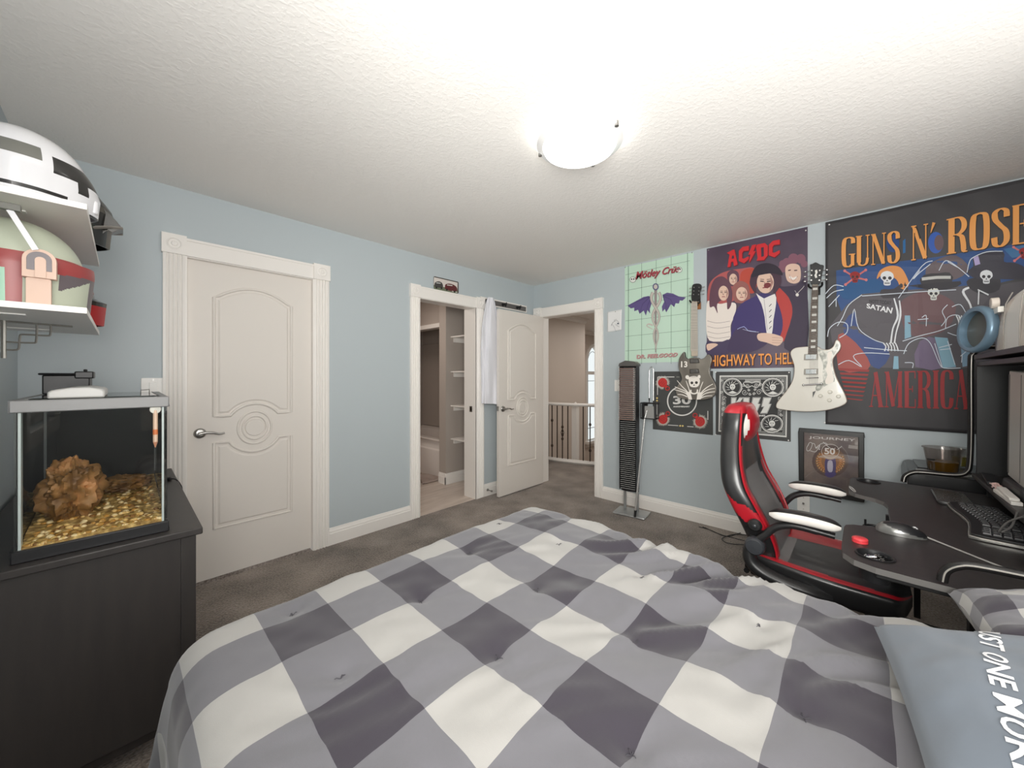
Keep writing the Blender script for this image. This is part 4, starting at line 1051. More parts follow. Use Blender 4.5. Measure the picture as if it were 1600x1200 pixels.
# right figure: curly hair, dark clothes
orx([(610, 470), (650, 470), (740, 460), (815, 440), (822, 940), (650, 930), (690, 760), (712, 660), (690, 560)], (62, 52, 72), 3, 3)
for cx, cy, r in ((640, 330, 34), (670, 290, 34), (720, 262, 40), (775, 262, 36), (800, 300, 26), (640, 300, 28)): a.ell(cx, cy, r, r, (132, 88, 104), 4)
orx([(660, 330), (700, 300), (760, 310), (775, 370), (765, 430), (720, 448), (670, 420)], skin, 5)
a.line([(690, 395), (715, 412), (745, 400)], 16, (240, 232, 226), 6, 3).line([(680, 350), (700, 346)], 8, (80, 52, 58), 6).line([(725, 350), (748, 348)], 8, (80, 52, 58), 6).line([(690, 380), (716, 432), (752, 392)], 3, sk2, 7, 3)
a.line([(730, 500), (745, 525), (790, 480), (800, 465)], 3.4, (220, 214, 210), 5).ell(748, 532, 12, 12, (226, 222, 216), 5)
# centre figure: brimmed hat, blazer, white shirt
orx([(250, 860), (270, 700), (330, 600), (420, 550), (480, 520), (570, 540), (620, 640), (640, 760), (600, 860), (450, 880), (250, 900)], (66, 56, 108), 10, 3)
orx([(235, 900), (300, 780), (420, 800), (520, 830), (520, 900), (400, 960), (240, 960)], (70, 58, 88), 11, 3)
orx([(440, 520), (500, 560), (580, 525), (590, 600), (570, 720), (560, 820), (520, 820), (505, 700), (480, 600)], (230, 226, 224), 12, 2)
for i in range(5): a.line([(538, 620 + i * 42), (556, 600 + i * 42)], 5, (60, 54, 70), 13)
a.line([(500, 565), (525, 800)], 3, (150, 140, 150), 13)
orx([(400, 470), (395, 420), (430, 360), (600, 370), (630, 430), (600, 500), (570, 520), (560, 440), (450, 440), (440, 520)], hair2, 13)
face(510, 440, 64, 82, 14); a.ell(525, 462, 27, 20, (120, 52, 58), 16, -15)
orx([(405, 400), (440, 320), (520, 295), (600, 320), (640, 385), (560, 372), (470, 385)], (50, 42, 54), 16, 4)
orx([(455, 825), (540, 820), (630, 845), (640, 880), (600, 915), (520, 890), (458, 872)], skin, 14, 3)
for y in (852, 872, 890): a.line([(560, y), (632, y + 4)], 2.4, sk2, 15)
a.line([(300, 790), (350, 770), (380, 800), (440, 808)], 4, (170, 180, 230), 15, 2).line([(340, 790), (400, 806), (460, 812)], 2.4, (210, 216, 244), 16)
a.done('artwork', s2)
# angular title
rdt = (206, 48, 54)
def gl(polys, x, y, sx, sy, c, l, dx=0):
    for p in polys: a.poly([(x + q[0] * sx + dx, y + q[1] * sy - q[0] * sx * .19 + dx) for q in p], c, l)
LA = [[(.05, 1), (.22, .25), (.0, .12), (.45, 0), (.62, .0), (.88, .95), (.58, 1.0), (.52, .72), (.34, .72), (.28, 1)], ]
LC = [[(.0, .2), (.35, 0), (.95, .0), (.95, .3), (.45, .27), (.32, .38), (.32, .72), (.48, .76), (.95, .66), (.95, .84), (.5, 1.05), (.0, .85)]]
LD = [[(.0, .12), (.12, .0), (.75, .0), (1, .2), (1, .8), (.68, 1.05), (.05, 1.0), (.14, .85)]]
LB = [[(.55, 0), (1.05, 0), (.7, .42), (.98, .42), (.15, 1.15), (.35, .58), (.08, .58)]]
for dx, c_, l in ((5, (120, 24, 34), 17), (0, rdt, 18)):
    gl(LA, 222, 205, 92, 122, c_, l, dx); gl(LC, 312, 180, 78, 118, c_, l, dx); gl(LB, 376, 168, 64, 116, c_, l, dx); gl(LD, 440, 158, 88, 120, c_, l, dx); gl(LC, 536, 135, 86, 120, c_, l, dx)
a.poly([(478, 180), (498, 176), (500, 244), (480, 250)], (70, 50, 66), 19); a.poly([(262, 240), (274, 238), (276, 260), (258, 264)], (70, 50, 66), 19)
lab(a.done('title_lettering', s2), 'red angular title')
og = (240, 160, 84)
for d, c_, l in ((6, (70, 34, 30), 17), (0, og, 18)):
    a.text('HIGHWAY TO HELL', [(96 + d, 985 + d), (742 + d, 963 + d), (742 + d, 1050 + d), (96 + d, 1070 + d)], c_, l, .012, 0)
lab(a.done('lettering', s2), 'orange capitals')
pins(s2, [WB(1107, 391), WB(1259, 360)])

# --- big black cloth flag with orange lettering, generic skeleton band
cloth_m = M('flag_black_cloth', (58, 56, 59), .55, sheen=.3)
def fw_(u, v):
    f = .004 * math.sin(u * 9 + v * 2) + .009 * noise.noise(Vector((u * 4, v * 4, 2))) + .003 * noise.noise(Vector((u * 12 + v * 9, v * 5, 7))) + .009
    for c_ in (.22, .47, .72): f += .0022 * math.exp(-((v - c_) / .012) ** 2)
    f += .0018 * math.exp(-((u - .40) / .008) ** 2)
    return f + .001
FY0, FY1, FZ0, FZ1 = 2.795, 3.93, .955, 2.428
s3 = sheet('wall_flag', FY0, FY1, FZ0, FZ1, cloth_m, 'large black cloth flag with orange title and skeleton band, pinned above desk', 'flag', wave=fw_)
class FlagArt(Art):
    def P(s, p, layer):
        q = s.fn(s.ox + p[0] / s.s, s.oy + p[1] / s.s); u = (-q.y - FY0) / (FY1 - FY0); v = (q.z - FZ0) / (FZ1 - FZ0)
        return Vector((-.0016 - fw_(u, v) - layer * .0005 - .0006 - s.k * 3e-6, q.y, q.z))
    def poly(s, pts, c, layer=1, smooth=0, rough=0):
        # split large shapes on a fine lattice so that they follow the cloth
        s.k += 1
        if smooth: pts = cr([(p[0], p[1]) for p in pts], smooth, True)
        bm = bmesh.new(); vs = [bm.verts.new((p[0], p[1], 0)) for p in pts]
        try: bm.faces.new(vs)
        except ValueError: bm.free(); return s
        bmesh.ops.triangulate(bm, faces=bm.faces)
        xs = [p[0] for p in pts]; ys = [p[1] for p in pts]; st_ = 22 * s.s / 3
        for ax, lo, hi in ((0, min(xs), max(xs)), (1, min(ys), max(ys))):
            k = lo + st_
            while k < hi:
                bmesh.ops.bisect_plane(bm, geom=bm.verts[:] + bm.edges[:] + bm.faces[:], plane_co=(k, 0, 0) if ax == 0 else (0, k, 0), plane_no=(1, 0, 0) if ax == 0 else (0, 1, 0)); k += st_
        bm.verts.index_update()
        s.mb.add([s.P((v.co.x, v.co.y), layer) for v in bm.verts], [tuple(v.index for v in f.verts) for f in bm.faces], s.col(c)); bm.free(); return s
a = FlagArt(WB, NB); a.view(1280, 280, 3.0)
BL = (52, 82, 134); BL2 = (66, 112, 156); GY = (92, 88, 94); PK = (128, 112, 140); WH = (226, 228, 232); RD = (150, 44, 44)
a.poly([(80, 430), (300, 395), (560, 365), (960, 300), (1060, 280), (1060, 440), (700, 520), (420, 520), (220, 540), (110, 640), (82, 560)], BL, 1)
a.poly([(110, 500), (260, 470), (300, 520), (180, 560), (110, 560)], (38, 86, 136), 2, 3).poly([(860, 330), (960, 312), (1050, 300), (1050, 350), (900, 372)], BL2, 2)
a.poly([(560, 375), (640, 360), (700, 420), (640, 470), (520, 480), (500, 420)], (104, 92, 96), 2, 3)
a.poly([(50, 690), (130, 590), (200, 540), (420, 520), (700, 500), (790, 560), (730, 640), (720, 880), (640, 890), (110, 880), (60, 760)], GY, 3)
a.poly([(110, 690), (170, 620), (185, 720), (300, 770), (330, 830), (280, 890), (230, 860), (150, 790)], (62, 80, 132), 4, 2)
a.poly([(90, 730), (140, 740), (200, 800), (240, 870), (200, 900), (90, 890)], (168, 84, 78), 5, 2)
a.poly([(380, 580), (440, 540), (500, 530), (580, 545), (640, 600), (600, 700), (500, 740), (410, 720), (385, 650)], (112, 84, 88), 4, 3)
a.poly([(540, 740), (600, 745), (640, 880), (580, 885)], (136, 176, 196), 5).poly([(350, 830), (370, 830), (372, 890), (345, 890)], (140, 180, 200), 5).poly([(400, 640), (425, 640), (430, 740), (400, 750)], (136, 176, 196), 5)
a.poly([(470, 760), (560, 750), (600, 880), (450, 880)], (118, 104, 130), 4, 2).poly([(660, 760), (720, 720), (720, 870), (670, 880)], (130, 160, 184), 4)
a.poly([(730, 560), (840, 500), (1000, 480), (1100, 520), (1130, 700), (1080, 880), (740, 880)], (84, 80, 86), 2, 3)
a.ell(345, 300, 30, 44, (38, 70, 130), 1).ell(545, 300, 36, 50, (52, 92, 176), 1).ell(560, 300, 22, 36, (104, 84, 90), 2).poly([(392, 290), (404, 280), (404, 345), (392, 350)], (40, 104, 160), 1)
# red badge shapes
def skull(x, y, s_, c, l, dark=(58, 54, 60)):
    a.poly([(x - s_ * .9, y - s_ * .1), (x - s_ * .75, y - s_ * .75), (x, y - s_ * 1.05), (x + s_ * .75, y - s_ * .75), (x + s_ * .9, y - s_ * .1), (x + s_ * .5, y + s_ * .35), (x + s_ * .42, y + s_ * .9), (x - s_ * .42, y + s_ * .9), (x - s_ * .5, y + s_ * .35)], c, l, 3)
    a.ell(x - s_ * .38, y - s_ * .08, s_ * .26, s_ * .24, dark, l + 1, n=10).ell(x + s_ * .38, y - s_ * .08, s_ * .26, s_ * .24, dark, l + 1, n=10)
    a.poly([(x, y + s_ * .1), (x + s_ * .13, y + s_ * .36), (x - s_ * .13, y + s_ * .36)], dark, l + 1)
    a.line([(x - s_ * .34, y + s_ * .62), (x + s_ * .34, y + s_ * .62)], s_ * .07, dark, l + 1)
    for k in range(-2, 3): a.line([(x + k * s_ * .15, y + s_ * .5), (x + k * s_ * .15, y + s_ * .78)], s_ * .05, dark, l + 2)
for (x, y) in ((168, 462), (955, 352)):
    for d in ((-48, -30), (50, -34), (-44, 34), (52, 12)): a.line([(x, y), (x + d[0], y + d[1])], 8, (200, 110, 110), 4).ell(x + d[0], y + d[1], 7, 7, (206, 120, 120), 5, n=8)
    skull(x, y, 26, RD, 6, (60, 20, 22))
# skeleton players (generic)
orx2 = (222, 150, 88)
a.poly([(270, 470), (285, 430), (330, 408), (380, 415), (410, 460), (418, 500), (385, 520), (360, 470), (300, 450)], orx2, 6, 4)
a.poly([(290, 520), (350, 515), (400, 480), (410, 540), (300, 560)], (66, 62, 68), 6, 3)
skull(318, 468, 34, WH, 8)
a.poly([(445, 505), (420, 500), (520, 490), (660, 480), (640, 508), (540, 522)], (54, 52, 58), 9, 2).poly([(478, 495), (490, 450), (560, 442), (610, 440), (620, 485)], (60, 58, 62), 8, 2).line([(480, 470), (550, 462), (615, 462)], 14, (196, 196, 192), 10, 2)
skull(535, 540, 30, (214, 216, 210), 9)
a.poly([(690, 440), (720, 410), (720, 370), (780, 340), (860, 345), (862, 390), (910, 395), (960, 420), (960, 470), (820, 470), (740, 470)], (62, 60, 70), 6, 3).poly([(720, 372), (742, 362), (752, 400), (728, 408)], (176, 162, 206), 7)
a.poly([(700, 470), (830, 455), (840, 520), (760, 540), (700, 510)], (58, 56, 62), 5, 3)
skull(780, 462, 32, WH, 8)
# bones and outlines
def bones(pts, w_=9, l=10):
    a.line(pts, w_, WH, l, 4)
bones([(350, 560), (368, 640), (345, 700), (335, 770)], [6, 10, 7, 9]); bones([(375, 570), (380, 640), (360, 720), (352, 770)], [6, 9, 6, 8])
for k in range(5): bones([(300 + k * 14, 768), (312 + k * 13, 785), (306 + k * 16, 806)], 6)
bones([(700, 510), (672, 530), (705, 590), (718, 660)], [9, 12, 9, 12]); bones([(745, 525), (742, 590)], 6); bones([(740, 520), (790, 545)], [5, 7])
for k in range(5): bones([(640 + k * 12, 640), (652 + k * 8, 672), (646 + k * 10, 712)], 6)
for pts in ([(85, 690), (110, 650), (140, 590), (200, 545)], [(30, 540), (70, 500), (115, 505)], [(35, 560), (70, 530), (115, 520)], [(45, 600), (95, 545)], [(80, 560), (80, 600)],
            [(40, 740), (50, 700), (90, 672), (130, 680), (130, 720), (95, 745)], [(150, 690), (165, 610), (185, 700), (250, 750), (300, 768)], [(200, 550), (330, 540), (460, 530), (640, 520)], [(390, 760), (470, 735), (560, 712), (640, 680)],
            [(395, 820), (420, 770), (480, 745), (520, 770), (560, 860), (585, 885), (660, 885)], [(400, 860), (438, 862), (436, 885)], [(540, 770), (575, 880)], [(600, 760), (635, 870)], [(370, 560), (480, 410), (530, 385)], [(560, 430), (590, 385), (640, 410), (700, 460)], [(600, 390), (645, 415)],
            [(590, 700), (600, 650), (650, 640), (680, 690)], [(600, 720), (660, 735), (730, 700)], [(620, 600), (660, 590), (690, 640)], [(660, 830), (720, 780)], [(665, 860), (668, 820)], [(90, 870), (140, 850), (200, 880), (160, 830), (220, 815), (330, 820)], [(210, 790), (320, 800), (410, 805)],
            [(690, 440), (700, 395), (716, 372), (780, 345), (855, 342)], [(600, 590), (575, 620), (590, 660), (570, 690)], [(470, 430), (440, 470), (470, 440), (520, 400)], [(560, 790), (620, 775)], [(565, 800), (615, 795)], [(480, 650), (500, 640), (500, 690)], [(460, 660), (510, 655)]):
    a.line(pts, 3.6, (214, 222, 232), 11, 4)
a.done('artwork', s3)
tan = (232, 160, 88)
for wds, q in (('GUNS', [(103, 280), (380, 242), (380, 392), (103, 418)]), ("N'", [(427, 224), (545, 206), (545, 368), (427, 384)]), ('ROSES', [(592, 194), (1078, 96), (1078, 288), (592, 356)])):
    Q1 = [(x + 4, y + 4) for x, y in q]
    a.polys(didone_polys(wds), Q1, (40, 34, 32), 12); a.polys(didone_polys(wds), q, tan, 13)
a.polys(didone_polys('AMERICA'), [(232, 905), (700, 893), (700, 1078), (232, 1066)], (156, 52, 54), 12)
for k in range(8):
    x0 = 92 + k * 5; a.poly([(x0, 885 + k * 20), (236 - k * 4, 893 + k * 20), (232 - k * 5, 904 + k * 19), (x0 + 3, 897 + k * 19)], (156, 56, 54), 6)
a.text("NOTT TODAY", [(235, 566), (338, 572), (338, 592), (235, 582)], (60, 58, 62), 12, .03)
a.text("SATAN", [(222, 584), (345, 604), (338, 632), (222, 606)], (236, 236, 238), 12, .03)
lab(a.done('lettering', s3), 'orange and red tall serif capitals')
pins(s3, [WB(1296, 352) + Vector((-.012, 0, 0)), WB(1289, 660) + Vector((-.010, 0, 0))], c=whitep_m)

# --- anniversary banner: charcoal square with red balloons
char_m = M('banner_charcoal', (70, 71, 70), .6)
s4 = sheet('poster', 1.513, 2.045, .792, 1.352, char_m, 'square charcoal poster with white ring and red balloons below dark guitar', 'poster')
a = Art(WB, NB); a.view(1010, 570, 10.0)
RED = (196, 60, 58); RDK = (130, 34, 38); FUR = (190, 182, 172)
def balloon(cx, cy, ang, s_=1.0):
    ca, sa = math.cos(R(ang)), math.sin(R(ang))
    def T2(x, y): return (cx + (x * ca - y * sa) * s_, cy + (x * sa + y * ca) * s_)
    for i in range(56):
        t = 2 * PI * i / 56
        if abs((t - 0 + PI) % (2 * PI) - PI) < .5: continue
        r0, r1 = 78, 118 + random.uniform(-10, 12)
        a.line([T2(r0 * math.cos(t) - 8, r0 * math.sin(t)), T2(r1 * math.cos(t + .06) - 8, r1 * math.sin(t + .06))], [13, 3], FUR, 1)
    a.poly([T2(*p) for p in ((-86, 0), (-70, -52), (-20, -78), (36, -60), (72, -26), (98, -16), (98, 18), (72, 26), (36, 62), (-20, 78), (-70, 52))], RED, 3, 4)
    a.ring(*T2(118, 0), 34 * s_, 32 * s_, 12, RED, 3, 18); a.ring(*T2(118, 0), 16 * s_, 15 * s_, 5, RDK, 4, 12)
    a.line([T2(*p) for p in ((70, -26), (60, 0), (70, 26))], 4, RDK, 4, 4)
    for k in (-40, -10, 20): a.line([T2(k, -34), T2(k + 16, 36)], 4, RDK, 4)
    a.line([T2(-50, 46), T2(-10, 66), T2(40, 48)], 5, RDK, 4, 4)
balloon(262, 285, 50, .92); balloon(268, 845, -50, .92); balloon(835, 880, 232, .98)
WHT = (222, 220, 216)
a.line([(180, 190), (440, 190)], 12, WHT, 1).line([(178, 190), (176, 470)], 10, WHT, 1).line([(168, 590), (168, 780)], 10, WHT, 1).line([(340, 940), (500, 950)], 10, WHT, 1).line([(640, 962), (740, 970)], 10, WHT, 1).line([(962, 720), (962, 860)], 12, WHT, 1)
for (x, y) in ((170, 520), (170, 560), (530, 952), (570, 954)): a.poly([(x - 18, y), (x, y - 16), (x + 18, y), (x, y + 16)], (232, 206, 130), 2)
a.line([(470, 190), (520, 190)], 14, (130, 130, 124), 1)
a.ring(560, 565, 226, 224, 20, WHT, 2, 48)
a.done('artwork', s4)
a.text('30', [(418, 485), (700, 485), (700, 618), (418, 618)], WHT, 3, .03)
a.text('ANNIVERSARY', [(420, 642), (682, 640), (682, 664), (420, 664)], WHT, 3, .05)
lab(a.done('lettering', s4), 'bold white number')

# --- black and white engraved poster
s5 = sheet('poster', 2.066, 2.590, .800, 1.345, M('poster_black', (66, 66, 66), .6), 'square black and white engraved poster with four round portraits, behind red chair', 'poster')
a = Art(WB, NB); a.view(1110, 570, 9.23)
INK = (58, 58, 58); LT = (222, 222, 218)
a.poly([(135, 155), (1115, 150), (1100, 1045), (118, 962)], LT, 1).poly([(152, 172), (1098, 168), (1084, 1025), (134, 946)], INK, 2)
# concentric line borders
for k, g_ in enumerate((24, 40, 56)):
    L = [(135 + g_, 155 + g_), (1115 - g_, 150 + g_), (1100 - g_, 1045 - g_ * 1.1), (118 + g_, 962 - g_ * .9)]
    a.line(L, 5, LT, 3, closed=True)
for i in range(24):
    a.line([(505 + i * 9.5, 208), (505 + i * 9.5, 262)], 4, LT, 3)
def scroll(cx, cy, r, d, turns=1.6, w_=6):
    P_ = []
    for i in range(26):
        t = i / 25; an = d * t * turns * 2 * PI; rr = r * (1 - t * .85); P_.append((cx + rr * math.cos(an), cy + rr * math.sin(an)))
    a.line(P_, w_, LT, 3)
for sx_ in (-1, 1):
    for (x, y, r) in ((105, 395, 44), (60, 300, 30), (120, 290, 26), (45, 360, 20), (30, 420, 22), (150, 340, 18)): scroll(600 + sx_ * x, y, r, -sx_, 1.5)
    for (x, y, r) in ((400, 480, 30), (415, 560, 26), (410, 640, 30), (420, 720, 24), (425, 850, 26), (410, 920, 24), (440, 230, 20), (440, 400, 22)): scroll(600 + sx_ * x, y, r, sx_, 1.4)
    for i in range(12): a.line([(600 + sx_ * 428, 500 + i * 20), (600 + sx_ * 372, 506 + i * 20)], 4, LT, 3)
    a.line([(600, 265), (600 + sx_ * 60, 240), (600 + sx_ * 120, 262), (600 + sx_ * 70, 330), (600, 300)], 8, LT, 3, 4)
for x in range(640, 740, 14): a.line([(x, 800 + (x % 5) * 6), (x - 10, 960)], 5, LT, 3)
for (cx, cy, rx, ry) in ((322, 320, 132, 122), (902, 325, 150, 128), (890, 850, 152, 124), (300, 830, 132, 116)):
    a.ell(cx, cy, rx + 12, ry + 12, INK, 4, n=32).ring(cx, cy, rx, ry, 14, LT, 5, 36).ring(cx, cy, rx - 18, ry - 16, 4, LT, 5, 32)
    a.ell(cx, cy - 4, rx * .30, ry * .36, LT, 6, 12).ell(cx - rx * .1, cy - 10, rx * .06, ry * .06, INK, 7, n=8).ell(cx + rx * .1, cy - 10, rx * .06, ry * .06, INK, 7, n=8).line([(cx - rx * .1, cy + ry * .14), (cx + rx * .1, cy + ry * .14)], 5, INK, 7)
    for q in range(7):
        t = 2.4 + q * .5; a.line([(cx + rx * .42 * math.cos(t), cy + ry * .45 * math.sin(t)), (cx + rx * .62 * math.cos(t + .25), cy + ry * .66 * math.sin(t + .25)), (cx + rx * .78 * math.cos(t + .3), cy + ry * .8 * math.sin(t + .3))], [9, 6, 2], LT, 6)
    a.poly([(cx - rx * .5, cy + ry * .7), (cx, cy + ry * .42), (cx + rx * .5, cy + ry * .7), (cx, cy + ry * .8)], LT, 6)
lab(a.done('artwork', s5), 'white engraved ornament')
a.poly([(285, 462), (925, 462), (935, 700), (640, 716), (285, 700)], INK, 8)
def zz(x, y, w_, h_, c, l, g=0):
    a.poly([(x + .25 * w_ - g, y - g), (x + w_ + g, y - g), (x + .72 * w_ + g, y + .40 * h_), (x + .98 * w_ + g, y + .40 * h_ - g * .2), (x + .55 * w_ + g * .5, y + h_ + g), (x - .1 * w_ - g, y + h_ + g), (x + .28 * w_ - g, y + .56 * h_ + g), (x + .02 * w_ - g, y + .56 * h_ + g)], c, l)
for g, c_, l in ((10, LT, 9), (5, INK, 10), (0, LT, 11)):
    a.poly([(312 - g, 478 - g), (372 + g, 478 - g), (360 + g, 560), (420, 478 - g), (470 + g, 478 - g), (402 + g, 575), (440 + g, 690 + g), (372 - g, 690 + g), (352, 610), (346, 690 + g), (300 - g, 690 + g)], c_, l)
    a.poly([(486 - g, 478 - g), (560 + g, 478 - g), (545 + g, 690 + g), (470 - g, 690 + g)], c_, l)
    zz(590, 478, 130, 215, c_, l, g); zz(742, 478, 135, 215, c_, l, g)
a.text('WORLD', [(540, 722), (650, 722), (650, 745), (540, 745)], LT, 9, .05).text('TOUR', [(665, 722), (790, 718), (790, 745), (665, 745)], LT, 9, .05) if False else None
a.text('THE KING', [(560, 722), (792, 718), (792, 745), (560, 745)], LT, 9, .05)
lab(a.done('lettering', s5), 'white angular block capitals')
pins(s5, [WB(1118.5, 581.5), WB(1233, 582), WB(1118.5, 679), WB(1232, 688)], c=whitep_m)

# --- framed record sleeve
fr = thing('picture_frame', (0, -2.82, .68), 'black framed glossy album sleeve hanging low on the wall beside the desk', 'picture frame')
fy0, fy1, fz0, fz1 = 2.642, 3.000, .432, .915
frm = M('frame_black_wood', (44, 44, 44), .35); fd = -.028
mb = MB()
for (a0, a1, b0, b1) in ((fy0, fy1, fz0, fz0 + .030), (fy0, fy1, fz1 - .030, fz1), (fy0, fy0 + .030, fz0 + .03, fz1 - .03), (fy1 - .030, fy1, fz0 + .03, fz1 - .03)):
    mb.box(fd, -a0, b0, -.001, -a1, b1, frm)
mb.build('frame', fr, bevel=.004)
prt = M('sleeve_print', (116, 104, 102), .35); mottle(prt, (88, 78, 82), (150, 134, 124), 5, 4, (1, 1, 1), .3, .7)
MB().box(-.014, -(fy0 + .03), fz0 + .03, -.002, -(fy1 - .03), fz1 - .03, prt).build('sleeve', fr, smooth=False)
a = Art(lambda x, y: onx(x, y, -.014), NB, .001); a.view(1230, 650, 6.667)
cxx, cyy = 450, 470
for r, c_, l in ((190, (104, 88, 84), 1), (160, (128, 100, 80), 2), (130, (156, 112, 78), 3)): a.ell(cxx, cyy, r, r * .86, c_, l, n=30)
for i in range(30):
    t = 2 * PI * i / 30
    if -2.5 < ((t + PI) % (2 * PI)) - PI < -.6: continue
    a.line([(cxx + 95 * math.cos(t), cyy + 85 * math.sin(t)), (cxx + 120 * math.cos(t + .1), cyy + 108 * math.sin(t + .1)), (cxx + 152 * math.cos(t + .05), cyy + 134 * math.sin(t + .05))], [14, 8, 3], (206, 140, 84), 4)
    a.ell(cxx + 140 * math.cos(t), cyy + 122 * math.sin(t), 5, 7, (236, 196, 140), 5, n=6)
a.poly([(400, 440), (500, 440), (500, 600), (450, 640), (400, 600)], (92, 84, 124), 5, 3).poly([(425, 470), (470, 470), (475, 560), (450, 590), (420, 555)], (196, 190, 206), 6, 3).poly([(390, 590), (510, 590), (480, 635), (420, 635)], (90, 80, 130), 6, 2)
a.poly([(320, 430), (380, 405), (520, 410), (580, 445), (520, 440), (450, 455), (380, 435)], (182, 160, 142), 7, 3)
a.ring(450, 365, 92, 72, 5, (206, 200, 194), 7, 30)
for pts in ([(240, 180), (330, 190), (440, 160)], [(190, 640), (250, 590), (330, 560)], [(560, 310), (620, 380), (650, 470)]): a.line(pts, [8, 4, 1], (150, 140, 138), 2, 4)
a.poly([(640, 300), (735, 312), (735, 345), (636, 335)], (176, 168, 164), 2)
a.done('artwork', fr)
a.text('JOURNEY', [(225, 208), (712, 238), (706, 272), (225, 240)], (214, 210, 206), 8, .01)
a.text('50', [(388, 330), (500, 334), (500, 402), (388, 398)], (222, 214, 208), 8, .03)
for pts in ([(215, 310), (235, 275), (262, 290), (240, 350), (210, 362), (204, 330), (222, 300)], [(262, 285), (285, 290), (300, 335), (318, 322)], [(240, 360), (300, 370), (340, 300), (330, 350), (345, 340)], [(375, 270), (430, 320), (480, 350), (500, 330)], [(520, 350), (570, 315)], [(300, 330), (350, 290), (400, 280), (420, 300)]):
    a.line(pts, 5, (222, 220, 218), 9, 4)
lab(a.done('lettering', fr), 'pale lettering and handwritten signature')
MB().box(-.020, -(fy0 + .029), fz0 + .029, -.0185, -(fy1 - .029), fz1 - .029, glass('picture_glass', (250, 250, 250), .08)).build('glass', fr, smooth=False)

# --- tin sign with two old cars, on the wall above the bathroom door
tn = M('tin_sign', (70, 62, 58), .4, .3)
sg = MB(); sg.prism(rrect(-1.493, 2.150, -1.192, 2.268, .012), (0, 0, 0), (1, 0, 0), (0, 0, 1), (0, -1, 0), .0055, .0075, tn)
sg = sg.build('tin_sign'); tag(sg, 'small tin sign picturing two vintage cars above the bathroom door', 'sign')
a = Art(lambda x, y: ony(x, y, -.0075), NA, .0006); a.view(640, 420, 6.0)
a.poly([(228, 78), (450, 130), (448, 215), (226, 150)], (214, 206, 200), 1).poly([(226, 150), (448, 200), (448, 248), (226, 200)], (110, 118, 96), 2)
a.poly([(232, 150), (240, 128), (270, 118), (300, 130), (312, 160), (300, 178), (240, 172)], (72, 68, 66), 3, 4).line([(250, 132), (290, 136)], 8, (196, 196, 192), 4)
a.poly([(330, 170), (338, 145), (380, 140), (425, 158), (445, 185), (440, 208), (400, 212), (335, 190)], (96, 44, 46), 3, 4).line([(350, 152), (400, 158)], 9, (200, 196, 190), 4).line([(395, 210), (445, 222)], 6, (210, 206, 200), 4)
for (x, y) in ((250, 176), (298, 182), (348, 196), (420, 214)): a.ell(x, y, 9, 9, (36, 34, 34), 5, n=10)
a.line([(350, 232), (445, 246)], 5, (206, 200, 190), 4)
a.done('artwork', sg)

# --- coat rail high on the back wall with a white garment
ra = thing('coat_rail', (-.5, 0, 2.12), 'white rail with dark band and hooks high on the back wall behind the door', 'coat rail')
MB().box(-.90, -.020, 2.083, -.155, -.001, 2.165, white_m).box(-.885, -.0225, 2.095, -.17, -.0201, 2.150, M('rail_band', (96, 92, 90), .4)).build('rail_board', ra, bevel=.002)
for x in (-.82, -.57, -.33):
    m2 = MB(); m2.lathe([(.018, 0), (.018, .005), (.008, .008), (.008, .03)], (x, -.0226, 2.122), (0, -1, 0), matte_m, 14); m2.tube(cr([(x, -.05, 2.12), (x, -.065, 2.10), (x, -.078, 2.115), (x, -.08, 2.14)], 4), .006, matte_m, 8).ell((x, -.055, 2.125), (.014, .012, .014), matte_m, 10, 8)
    m2.build('hook', ra)
cw = M('white_cotton', (226, 226, 232), .85, sheen=.2)
def robe(u, v):
    # v 0 top .. 1 bottom, u around
    t = 2 * PI * u; wd = .035 + .10 * min(1, v * 3.2) ** .7 + .0 * v; dp = .022 + .030 * min(1, v * 3)
    x = -.815 + .010 * v + wd * math.cos(t); y = -.084 + dp * math.sin(t) * .8
    f = .015 * math.sin(t * 5 + v * 4) * min(1, v * 4) + .006 * math.sin(t * 11 - v * 5) + .012 * noise.noise(Vector((math.cos(t) * 2, math.sin(t) * 2, v * 6)))
    if x > -.835 and False: pass
    return (x + f, max(min(y + f * .6, -.028), -.130), 2.155 - 1.145 * v - .012 * math.cos(t) * (v > .9))
rb = MB(); rb.grid(robe, 48, 60, cw, wrap=True)
rb = rb.build('robe', angle=180); tag(rb, 'white cotton robe hanging from the coat rail beside the open door', 'robe')

# ================================================================ GUITARS
def px_pts(view, pts, x, smooth=0):
    ox, oy, sc = view
    if smooth: pts = cr([(p[0], p[1]) for p in pts], smooth, True)
    return [onx(ox + p[0] / sc, oy + p[1] / sc, x) for p in pts]
V1 = (1040, 420, 5.456)
gx = -.095
def centre(p): return sum(p, Vector()) / len(p)
g1 = thing('electric_guitar', onx(1085, 600, -.07), 'dark grey electric guitar with white skull painting on the right wall', 'guitar')
b1 = px_pts(V1, [(155, 708), (135, 730), (115, 765), (108, 820), (116, 870), (134, 915), (134, 950), (108, 985), (90, 1020), (88, 1060), (105, 1092), (150, 1110), (215, 1116), (290, 1118), (350, 1112), (405, 1090), (430, 1045), (428, 995), (402, 940), (378, 895), (376, 850), (390, 800), (392, 755), (372, 730), (350, 735), (328, 760), (295, 770), (275, 758), (218, 758), (190, 768), (168, 752), (162, 725)], gx, 3)
sgm = M('guitar_silverburst', (110, 104, 98), .28, .2, coat=.4); mottle(sgm, (96, 90, 84), (150, 144, 134), 4, 2, (1, 1, 1), .3, .7); edge_m = M('guitar_dark_edge', (44, 40, 38), .3, coat=.3)
mb = MB(); mb.loop(b1, NB, -.036, 0, sgm, edge_m); mb.build('body', g1, bevel=.006, seg=3, angle=50)
